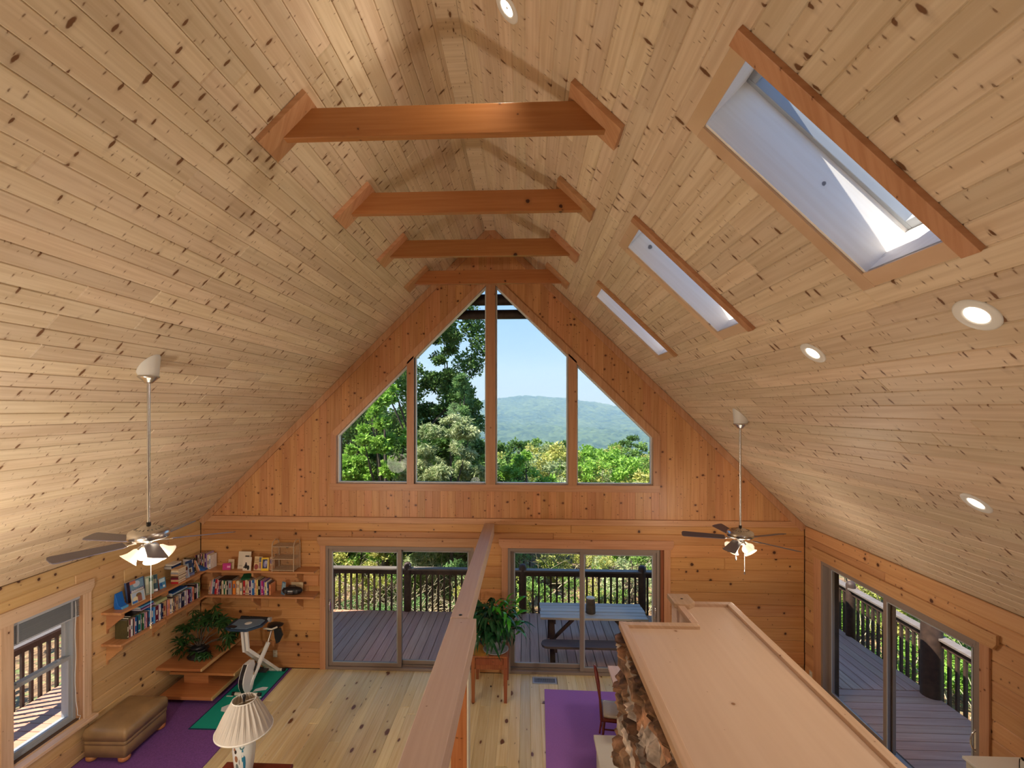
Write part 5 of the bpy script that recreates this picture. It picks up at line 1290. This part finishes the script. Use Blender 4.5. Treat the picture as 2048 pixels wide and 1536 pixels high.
# ------------------------------------------------------------------ floor coverings and vent
def mat_piece(name, label, cat, poly, z0, z1, m, border=None):
    t = thing(name, label, cat, (sum(p[0] for p in poly)/len(poly), sum(p[1] for p in poly)/len(poly), z0))
    obj('pile' if 'rug' in name else 'pad', MB().prism(poly, z0, z1), m, t, world=True)
    if border:
        ins = [tuple(v) for v in inset(poly, .014)]; mb = MB(); n = len(poly)
        for i in range(n): j = (i+1) % n; mb.prism([poly[i], poly[j], ins[j], ins[i]], z0, z1+.003)
        obj('bound_edge', mb, border, t, world=True)
    return t
mat_piece('rug', 'deep purple rug covering the floor below the left wall', 'rug', [(XL+.01, 4.0), (-3.87, 4.0), (-3.87, 7.60), (XL+.01, 7.60)], .001, .012, M['purple'])
gm = mat_piece('exercise_mat', 'green exercise mat with white print on the purple rug', 'mat', [(-4.515, 6.09), (-3.905, 6.095), (-3.895, 7.585), (-4.49, 7.585)], .012, .018, M['green'], M['navy'])
for mbx in (MB().prism([(-4.46, 6.80), (-4.36, 6.80), (-4.36, 6.825), (-4.46, 6.825)], .018, .0188), MB().prism([(-4.0, 6.80), (-3.93, 6.80), (-3.93, 6.825), (-4.0, 6.825)], .018, .0188),
            MB().prism([(-4.13, 6.93), (-3.96, 6.99), (-3.96, 7.06), (-4.05, 7.06), (-4.13, 7.0)], .018, .0188),
            MB().prism([(-4.32, 6.47), (-4.20, 6.44), (-4.14, 6.50), (-4.2, 6.60), (-4.30, 6.62), (-4.36, 6.55)], .018, .0188)):
    obj('printed_mark', mbx, M['matwhite'], gm, world=True)
mat_piece('yoga_mat', 'purple mat lying on the bare floor by the right sliding door', 'mat', [(.225, 5.0), (1.9, 5.0), (1.9, 7.17), (.285, 7.21)], .001, .009, M['purplemat'])
t = thing('floor_vent', 'small grey slotted vent in the floor before the right sliding door', 'vent', (.297, 7.45, 0))
mb = MB()
for r in ((.107, .487, 7.362, 7.385), (.107, .487, 7.515, 7.538), (.107, .132, 7.385, 7.515), (.462, .487, 7.385, 7.515)): mb.box(*r, -.01, .006)
obj('flange', mb, M['greyblue'], t, world=True)
for i in range(22):
    x = .138+i*.0152; obj('slat', MB().box(x, x+.006, 7.385, 7.515, -.012, .003), M['greyblue'], t, world=True)
obj('duct', MB().box(.13, .465, 7.384, 7.516, -.019, -.013), M['black'], t, world=True)

# ------------------------------------------------------------------ leather ottoman
t = thing('ottoman', 'long tan leather ottoman on round wooden feet below the left window', 'ottoman', (-5.10, 5.80, 0), rotz=.02)
def cushion(w_, l, z0, z1, r, puff):
    mb = MB(); mb.smooth = True; n = 10; v = []; f = []; prof = [(0, z0), (0, z1-r), (r*.3, z1-r*.3), (r, z1)]
    base = []
    for sx, sy in ((1, 1), (-1, 1), (-1, -1), (1, -1)):
        for k in range(5):
            a = math.atan2(sy, sx)-PI/4+PI/2*k/4
            base.append((sx*(w_/2-.03)+.03*math.cos(a), sy*(l/2-.03)+.03*math.sin(a)))
    m = len(base)
    rings = [[(x*(1-0), y, z0) for x, y in base]]
    for (i_, z) in prof[1:]: rings.append([(x*(w_/2-i_)/(w_/2), y*(l/2-i_)/(l/2), z) for x, y in base])
    rings.append([(x*.55, y*.6, z1+puff) for x, y in base])
    for rg in rings: v += rg
    for i in range(len(rings)-1): f += [(i*m+k, i*m+(k+1) % m, (i+1)*m+(k+1) % m, (i+1)*m+k) for k in range(m)]
    f += [tuple(range((len(rings)-1)*m, len(rings)*m)), tuple(reversed(range(m)))]
    return mb.add(v, f)
obj('base', cushion(.52, .685, .085, .235, .012, -.012), M['leather'], t)
obj('welt', cushion(.53, .695, .232, .288, .018, -.02), M['leather'], t)
obj('top_cushion', cushion(.545, .71, .286, .432, .05, .018), M['leather'], t)
for sx in (-1, 1):
    for sy in (-1, 1): obj('foot', MB().lathe([(.0005, .013), (.035, .013), (.062, .035), (.066, .06), (.05, .088), (.0005, .088)], (sx*.20, sy*.285, 0), 20), M['tier'], t)

# ------------------------------------------------------------------ table lamp on the red table
t = thing('end_table', 'dark red wooden table edge under the pleated lamp', 'table', (-2.8, 4.55, 0))
obj('tabletop', MB().box(-3.15, -2.43, 4.28, 4.82, .545, .585), M['darkred'], t, world=True, bevel=.012)
for x in (-3.10, -2.48):
    for y in (4.34, 4.77): obj('leg', MB().tube([(x, y, 0), (x, y, .25), (x, y, .545)], [.016, .024, .026], 10), M['darkred'], t, world=True)
obj('apron', MB().box(-3.09, -2.49, 4.35, 4.76, .46, .545), M['darkred'], t, world=True)
LX, LY = -2.83, 4.60
t = thing('table_lamp', 'table lamp with painted porcelain jar base and pleated ivory shade', 'lamp', (LX, LY, .585))
obj('foot', MB().lathe([(.0005, 0), (.075, 0), (.085, .012), (.06, .03)], (0, 0, 0), 28), M['darkred'], t)
M['porc'] = plain('porcelain', (.72, .76, .78), .12)
obj('jar', MB().lathe([(.055, .028), (.075, .06), (.088, .14), (.10, .24), (.106, .32), (.10, .39), (.075, .44), (.045, .465), (.0005, .47)], (0, 0, 0), 36), M['porc'], t)
def decal(az, z, w_, h, c, n=8):
    mb = MB(); v = [(0.1085*math.cos(az), .1085*math.sin(az), z)]
    prof = lambda zz: .0015+np.interp(zz, [.06, .14, .24, .32, .39, .44], [.075, .088, .10, .106, .10, .075])
    v = []
    for k in range(n):
        a = 2*PI*k/n; zz = z+h*math.sin(a); r = float(prof(zz)); aa = az+w_/r*math.cos(a); v.append((r*math.cos(aa), r*math.sin(aa), zz))
    mb.add(v, [tuple(range(n))]); o = obj('painted_motif', mb, M['objcol'], t); o.color = (*lin(c), 1)
for az, z, w_, h, c in ((-1.75, .27, .018, .035, (150, 105, 80)), (-1.8, .34, .014, .02, (40, 35, 40)), (-1.72, .18, .016, .045, (105, 120, 125)), (-1.15, .30, .010, .07, (40, 130, 165)), (-1.2, .38, .022, .022, (80, 120, 125)),
                         (-1.95, .36, .012, .015, (170, 120, 90)), (-1.45, .24, .006, .03, (150, 150, 160)), (-1.0, .22, .012, .08, (30, 120, 160))): decal(az, z, w_, h, c)
obj('socket_stem', MB().tube([(0, 0, .46), (0, 0, .79)], .008, 8), M['nickel'], t)
n = 96; mb = MB(); mb.smooth = False; v = []
rows = ((.262, .500), (.262, .506), (.185, .65), (.108, .795), (.108, .80))
for ri, (r, z) in enumerate(rows):
    for k in range(n):
        a = 2*PI*k/n; am = (0, .002, .013, .008, 0)[ri]; w_ = (k % 4)
        rr = r*(1+(am/r)*((1, .3, -.7, -.6)[w_])); v.append((rr*math.cos(a), rr*math.sin(a), z))
mb.add(v, [(i*n+k, i*n+(k+1) % n, (i+1)*n+(k+1) % n, (i+1)*n+k) for i in range(len(rows)-1) for k in range(n)])
s = obj('lamp_shade', mb, M['shade'], t); so_ = s.modifiers.new('thick', 'SOLIDIFY'); so_.thickness = .003
obj('shade_binding', MB().lathe([(.106, .793), (.111, .793), (.111, .803), (.106, .803)], (0, 0, 0), 48), M['white'], t)
obj('shade_binding', MB().lathe([(.260, .498), (.266, .498), (.266, .510), (.260, .510)], (0, 0, 0), 48), M['white'], t)
for k in range(3):
    a = 2*PI*k/3+.3; obj('spider_arm', MB().tube([(0, 0, .775), (.107*math.cos(a), .107*math.sin(a), .797)], .002, 5), M['white'], t)
obj('finial', MB().lathe([(.0005, .775), (.010, .778), (.008, .79), (.014, .81), (.017, .83), (.012, .845), (.0005, .85)], (0, 0, 0), 14), M['black'], t)

# ------------------------------------------------------------------ exercise bike with desk
t = thing('exercise_bike', 'folding white exercise bike with blue desk top on the green mat', 'exercise bike', (-4.15, 7.12, .018))
zb = .018; WH = M['white']
def W(*a): return a
for (y, xa, xb) in ((6.83, -4.36, -3.97), (7.50, -4.30, -3.95)):
    obj('foot_bar', MB().tube([(xa, y, zb+.025), (xb, y, zb+.025)], .024, 12), M['cream'], t, world=True)
    for x in (xa, xb): obj('end_cap', MB().tube([(x-.022, y, zb+.027), (x+.022, y, zb+.027)], .027, 12), M['black'], t, world=True)
obj('seat_tube', MB().bar((-4.16, 6.86, .10), (-4.06, 7.24, .62), .05, .045), WH, t, world=True, bevel=.006)
obj('seat_post', MB().tube([(-4.065, 7.22, .60), (-4.04, 7.31, .80)], .017, 10), M['chrome'], t, world=True)
obj('frame_tube', MB().bar((-4.035, 7.48, .05), (-4.21, 6.93, .66), .05, .045), WH, t, world=True, bevel=.006)
obj('frame_tube', MB().bar((-4.16, 7.48, .05), (-4.28, 6.97, .62), .04, .04), WH, t, world=True, bevel=.006)
obj('desk_upright', MB().bar((-4.21, 6.94, .64), (-4.21, 6.90, .95), .045, .04), WH, t, world=True, bevel=.006)
obj('desk_upright', MB().bar((-4.285, 6.97, .60), (-4.285, 6.92, .95), .04, .04), WH, t, world=True, bevel=.006)
# flywheel housing: curved blade from front foot to the crossing
mb = MB(); pts = []
for k in range(9):
    s = k/8; pts.append((6.80+.02*s-.11*math.sin(PI*s), .05+.44*s))
for k in range(9):
    s = 1-k/8; pts.append((6.93+.05*s+.06*math.sin(PI*s), .06+.42*s))
n = len(pts); xa, xb = -4.215, -4.135
mb.add([(xa, y, z) for y, z in pts]+[(xb, y, z) for y, z in pts], [tuple(range(n)), tuple(reversed(range(n, 2*n)))]+[(i, n+i, n+(i+1) % n, (i+1) % n) for i in range(n)])
obj('flywheel_housing', mb, WH, t, world=True, bevel=.006)
mb = MB(); q = pts[:9]; m = len(q)
mb.add([(xa+.012, y-.004, z) for y, z in q]+[(xb-.012, y-.004, z) for y, z in q], [(i, i+1, m+i+1, m+i) for i in range(m-1)])
obj('housing_front_panel', mb, M['black'], t, world=True)
obj('crank', MB().bar((-4.125, 6.95, .30), (-4.11, 7.0, .42), .014, .02), M['black'], t, world=True).parent = t
obj('crank_boss', MB().tube([(-4.14, 6.95, .30), (-4.115, 6.95, .30)], .03, 14), M['chrome'], t, world=True)
obj('pedal', MB().box(-4.13, -4.00, 7.06, 7.15, .235, .262), M['black'], t, world=True, bevel=.006)
obj('pedal', MB().box(-4.34, -4.24, 6.92, 7.0, .13, .155), M['black'], t, world=True, bevel=.006)
desk = MB().prism([(-4.54, 6.90), (-4.44, 6.84), (-4.17, 6.83), (-4.02, 7.0), (-4.03, 7.18), (-4.12, 7.24), (-4.52, 7.22), (-4.56, 7.15)], .965, .995)
M['deskblue'] = plain('desk_top', (.16, .26, .38), .18)
M['deskedge'] = plain('desk_edge', (.02, .05, .10), .2)
dt = obj('desk_edge', desk, M['deskedge'], t, world=True, bevel=.008)
obj('desk_top', MB().prism([(-4.50, 6.93), (-4.43, 6.875), (-4.19, 6.865), (-4.065, 7.01), (-4.07, 7.16), (-4.14, 7.20), (-4.50, 7.18)], .995, 1.000), M['deskblue'], t, world=True)
obj('desk_disc', MB().lathe([(.0005, .004), (.045, .003), (.052, 0)], (-4.27, 7.05, 1.0), 24), M['matwhite'], t, world=True)
obj('phone_rest', MB().prism([(-4.51, 6.90), (-4.38, 6.87), (-4.37, 6.93), (-4.48, 6.96)], .998, 1.012), M['black'], t, world=True, bevel=.004)
obj('cross_bar', MB().tube([(-4.52, 7.27, .985), (-4.03, 7.24, .985)], .028, 12), M['black'], t, world=True)
obj('bar_knob', MB().tube([(-4.05, 7.22, .985), (-4.01, 7.22, .985)], .036, 16), M['greyblue'], t, world=True)
for i in range(5): obj('grip_ring', MB().tube([(-4.37+i*.045, 7.265, .985), (-4.362+i*.045, 7.264, .985)], .030, 12), M['chrome'], t, world=True)
# saddle with hanging pouch
mb = MB(); mb.smooth = True
sec = [(-.13, .03, .02), (-.08, .06, .035), (0, .10, .045), (.07, .13, .045), (.11, .12, .03), (.13, .08, .015)]; n = 12; v = []
for (y, w_, h) in sec: v += [(-4.04+w_*math.cos(2*PI*k/n), 7.34+y, .82+h*math.sin(2*PI*k/n)) for k in range(n)]
mb.add(v, [(i*n+k, i*n+(k+1) % n, (i+1)*n+(k+1) % n, (i+1)*n+k) for i in range(5) for k in range(n)]+[tuple(reversed(range(n))), tuple(range(5*n, 6*n))])
obj('saddle', mb, M['black'], t, world=True); obj('saddle_trim', MB().tube([(-4.15, 7.30, .80), (-4.13, 7.24, .83), (-4.07, 7.20, .85), (-4.0, 7.22, .83), (-3.94, 7.28, .84)], .014, 8), M['cream'], t, world=True)
mb = MB().add([(-4.00, 7.30, .80), (-3.90, 7.32, .82), (-3.87, 7.34, .70), (-3.93, 7.35, .585), (-3.98, 7.34, .56), (-4.0, 7.33, .66)], [(0, 1, 2, 3, 4, 5)])
o = obj('hanging_pouch', mb, M['black'], t, world=True); o.modifiers.new('thick', 'SOLIDIFY').thickness = .025

# ------------------------------------------------------------------ chair, dining table, hearth bench
t = thing('dining_chair', 'dark cherry hoop-back dining chair beside the stone wall', 'chair', (1.15, 6.04, 0), rotz=-.12)
obj('seat', cushion(.42, .42, .43, .455, .01, -.006), M['darkred'], t)
obj('seat_pad', cushion(.33, .33, .455, .480, .012, .004), M['cream'], t)
for sx in (-1, 1):
    for sy in (-1, 1): obj('leg', MB().tube([(sx*.15, sy*.15, .43), (sx*.2, sy*.2, .010)], [.016, .012], 8), M['darkred'], t)
obj('stretcher', MB().tube([(-.17, -.17, .2), (-.17, .17, .2)], .010, 8).tube([(.17, -.17, .2), (.17, .17, .2)], .010, 8).tube([(-.17, 0, .2), (.17, 0, .2)], .010, 8), M['darkred'], t)
pts = [(-.19-.09*math.sin(PI*k/12)*.9, -.20*math.cos(PI*k/12), .45+.55*math.sin(PI*k/12)**.6) for k in range(13)]
obj('back_hoop', MB().tube(pts, .013, 8), M['darkred'], t)
for k in range(5):
    y = -.12+.06*k; obj('spindle', MB().tube([(-.18, y*.8, .455), (-.265, y, .985-.35*abs(y))], .007, 6), M['darkred'], t)
t = thing('dining_table', 'pinkish pine dining table top half hidden behind the stone wall', 'table', (1.9, 6.0, 0))
obj('tabletop', MB().box(1.255, 2.6, 5.3, 6.58, .715, .75) if False else MB().prism([(1.13, 6.56), (1.13, 5.5), (2.5, 5.3), (2.6, 6.55)], .715, .745), M['rail'], t, world=True, bevel=.004)
for x in (1.5, 2.45):
    for y in (5.6, 6.4): obj('leg', MB().box(x-.03, x+.03, y-.03, y+.03, 0.010, .715), M['rail'], t, world=True)
t = thing('hearth_bench', 'low cream stone hearth bench at the foot of the stone wall', 'bench', (1.1, 4.9, 0))
obj('slab_top', MB().box(.80, 1.38, 4.0, 5.60, .40, .445), M['cream'], t, world=True, bevel=.006)
obj('base', MB().box(.83, 1.36, 4.0, 5.57, 0.010, .40), M['cream'], t, world=True)
# wall outlets
for lab, (a, b_), wall in (('pale outlet cover on the far wall beside the exercise bike', (-4.161, .235), 'F'), ('pale outlet cover low on the right wall by the sliding door', (7.46, .19), 'R')):
    if wall == 'F': t = thing('wall_outlet', lab, 'outlet', (a, D, b_), rotz=0)
    else: t = thing('wall_outlet', lab, 'outlet', (XR, a, b_), rotz=-PI/2)
    obj('cover_plate', MB().box(-.036, .036, -.007, 0, -.058, .058), M['cream'], t, bevel=.002)
    for s in (-1, 1): obj('socket', MB().box(-.016, .016, -.009, -.006, s*.025-.013, s*.025+.013), M['white'], t, bevel=.002)
# cabinet corner with box and picture frame low at the right wall
t = thing('side_cabinet', 'white topped cabinet against the right wall below the sliding door', 'cabinet', (4.2, 4.0, 0))
obj('body', MB().box(3.92, XR-.002, 3.2, 4.36, 0, 1.175), M['cream'], t, world=True)
obj('top', MB().box(3.90, XR-.002, 3.18, 4.38, 1.175, 1.20), M['white'], t, world=True, bevel=.004)
t = thing('box_of_pens', 'small open box of dark odds and ends on the white cabinet', 'box', (4.30, 4.13, 1.20))
mb = MB()
for r in ((-.07, .07, -.09, -.082), (-.07, .07, .082, .09), (-.07, -.062, -.09, .09), (.062, .07, -.09, .09)): mb.box(*r, 0, .10)
obj('box', mb.box(-.07, .07, -.09, .09, 0, .006), M['cream'], t)
R = random.Random(2)
for i in range(14): x, y = R.uniform(-.05, .05), R.uniform(-.07, .07); obj('odd_piece', MB().bar((x, y, .01), (x+R.uniform(-.03, .03), y+R.uniform(-.04, .04), R.uniform(.10, .14)), .014, .012), M['black'] if i % 4 else M['leather'], t)
t = thing('framed_picture', 'thin wooden frame hung low on the right wall beyond the box', 'frame', (XR-.01, 4.18, 1.40))
mb = MB()
for r in ((-.15, .15, .14, .155), (-.15, .15, -.155, -.14), (-.15, -.135, -.15, .15), (.135, .15, -.15, .15)): mb.box(-.012, .008, r[0], r[1], r[2], r[3])
obj('frame_bars', mb, M['darkrail'], t); obj('backing', MB().box(.0, .008, -.14, .14, -.145, .145), M['log'], t)

# ------------------------------------------------------------------ ceiling fans
M['bladeunder'] = plain('fan_blade', (.125, .11, .15), .3)  # bluish tint stands for sky reflected on the blade tops
def fan(label, x, y, zc, zrod, phi, Rb, seed, chains, side):
    t = thing('ceiling_fan', label, 'ceiling fan', (x, y, zrod), group='ceiling fans')
    H = zc-zrod
    # canopy: cylinder cut by the slope
    n = 28; r = .085; v = []; s = (SL if side < 0 else -SR)
    for k in range(n):
        a = 2*PI*k/n; v.append((.072*math.cos(a), .072*math.sin(a), H-.10))
    for k in range(n):
        a = 2*PI*k/n; v.append((r*math.cos(a), r*math.sin(a), H+s*r*math.cos(a)))
    mb = MB(); mb.smooth = True; mb.add(v, [(k, (k+1) % n, n+(k+1) % n, n+k) for k in range(n)]); obj('canopy', mb, M['white'], t)
    obj('canopy_cup', MB().lathe([(.014, -.062), (.03, -.058), (.045, -.04), (.066, -.02), (.08, -.008), (.08, 0), (.07, .004)], (0, 0, H-.10), 28), M['nickel'], t)
    obj('downrod', MB().tube([(0, 0, -.01), (0, 0, H-.15)], .0125, 12), M['nickel'], t)
    obj('rod_coupling', MB().tube([(0, 0, -.005), (0, 0, .028)], .017, 12), M['black'], t)
    obj('motor_housing', MB().lathe([(.018, .0), (.05, -.006), (.065, -.02), (.11, -.028), (.142, -.045), (.15, -.065), (.15, -.098), (.142, -.108), (.10, -.114), (.05, -.118), (.0005, -.118)], (0, 0, 0), 48), M['nickel'], t)
    for k in range(20):
        a = 2*PI*k/20; obj('vent_slot', MB().obox((.092*math.cos(a), .092*math.sin(a), -.0248), (math.cos(a), math.sin(a), -.18), (-math.sin(a), math.cos(a), 0), (.18*math.cos(a), .18*math.sin(a), 1), .010, .0035, .001), M['black'], t)
    bp = [(.17, -.045), (.20, -.052), (Rb-.03, -.066), (Rb-.01, -.058), (Rb, -.03), (Rb, .03), (Rb-.01, .058), (Rb-.03, .066), (.20, .052), (.17, .045)]
    Mt = Matrix.Rotation(-.22, 4, 'X')
    bm = MB().prism(bp, -.004, .003, Mt).mesh('blade'); bm.materials.append(M['bladeunder'])
    im = MB(); im.prism([(.09, -.012), (.15, -.016), (.18, -.035), (.235, -.03), (.25, 0), (.235, .03), (.18, .035), (.15, .016), (.09, .012)], -.0085, -.0045, Mt)
    im = im.mesh('blade_iron'); im.materials.append(M['nickel'])
    for k in range(5):
        b_ = bpy.data.objects.new('blade', bm); C.objects.link(b_); b_.parent = t; b_.location = (0, 0, -.125); b_.rotation_euler = (0, 0, math.radians(phi+72*k))
        i_ = bpy.data.objects.new('blade_iron', im); C.objects.link(i_); i_.parent = b_
    obj('light_kit', MB().lathe([(.045, -.118), (.045, -.135), (.028, -.145), (.05, -.16), (.05, -.185), (.03, -.2), (.0005, -.203)], (0, 0, 0), 28), M['nickel'], t)
    for k in range(4):
        a = math.radians(45+90*k+phi*.3); ax = Vector((math.cos(a), math.sin(a), -1.05)).normalized(); c = Vector((math.cos(a)*.045, math.sin(a)*.045, -.165))
        q = (-ax).to_track_quat('Z', 'Y').to_matrix().to_4x4()
        obj('lamp_arm', MB().tube([c-ax*.01, c+ax*.045], .014, 10), M['nickel'], t)
        prof = [(.020, .0), (.030, -.012), (.036, -.035), (.044, -.06), (.06, -.085), (.074, -.1), (.071, -.1), (.057, -.083), (.041, -.058), (.032, -.034), (.018, -.004)]
        m2 = MB().lathe(prof, (0, 0, 0), 24); m2.v = [tuple(Matrix.Translation(c+ax*.04) @ q @ Vector(p)) for p in m2.v]
        sh = obj('glass_shade', m2, M['lit'], t)
        pb = c+ax*.09; m3 = MB().lathe([(.0005, .03), (.014, .02), (.022, 0), (.014, -.02), (.0005, -.026)], tuple(pb), 12); obj('bulb', m3, M['bulb'], sh)
    for k, (dx, dy, L_) in enumerate(chains):
        ch = obj('pull_chain', MB().tube([(dx, dy, -.19), (dx, dy, -.19-L_)], .0018, 5), M['greyblue'], t)
        obj('chain_fob', MB().lathe([(.0005, 0), (.004, -.004), (.004, -.012), (.010, -.016), (.006, -.024), (.010, -.05), (.0005, -.055)], (dx, dy, -.19-L_), 12), M['chrome'], ch)
    lamp('fan_light', 'POINT', (x, y, zrod-.36), 50, size=.25, color=(1, .88, .72))
    return t
fan('left ceiling fan with long rod and lit glass shades before the bookshelves', -3.2, 3.85, 4.68, 3.315, 27, .64, 1, [(.045, -.03, .62)], -1)
fan('right ceiling fan with lit glass shades before the right corner', 2.575, 5.76, 4.225, 2.875, -52, .66, 2, [(-.045, .02, .16), (.05, 0, .32)], 1)
# unseen fill lamps added to brighten the ceiling: torchieres downstairs, pendants in the loft
M['globe'] = plain('opal_glass', (1, .93, .82), .4, emit=3)
for x, y, pw, nm in ((-3.4, 1.5, 190, 'left'), (3.3, 1.2, 20, 'right'), (-1.6, .6, 16, 'middle')):
    t = thing('fill_lamp', 'added unseen uplighter with glass bowl under the loft edge, '+nm, 'lamp', (x, y, 0))
    obj('base', MB().lathe([(.0005, 0), (.15, 0), (.15, .02), (.02, .04)], (0, 0, 0), 24), M['nickel'], t)
    obj('pole', MB().tube([(0, 0, .03), (0, 0, 1.72)], .013, 10), M['nickel'], t)
    obj('bowl', MB().lathe([(.0005, 1.72), (.08, 1.735), (.16, 1.80), (.165, 1.80), (.09, 1.725)], (0, 0, 0), 24), M['globe'], t)
    lamp('uplighter', 'POINT', (x, y, 1.98), pw, size=.16, color=(1, .93, .82))  # added fill light below the ceiling slopes
for x in (-2.6, 1.6):
    t = thing('fill_pendant', 'added unseen white glass pendant in the loft, '+('left' if x < 0 else 'right'), 'lamp', (x, -1.5, 4.4))
    zc = roof_z(x)
    obj('globe', MB().lathe([(.0005, -.17), (.08, -.15), (.15, -.07), (.17, 0), (.15, .07), (.08, .15), (.0005, .17)], (0, 0, 0), 24), M['globe'], t)
    obj('cord', MB().tube([(0, 0, .17), (0, 0, zc-4.4)], .006, 6), M['black'], t)
    lamp('pendant_fill', 'POINT', (x, -1.5, 4.1), 10, size=.25, color=(1, .93, .82))
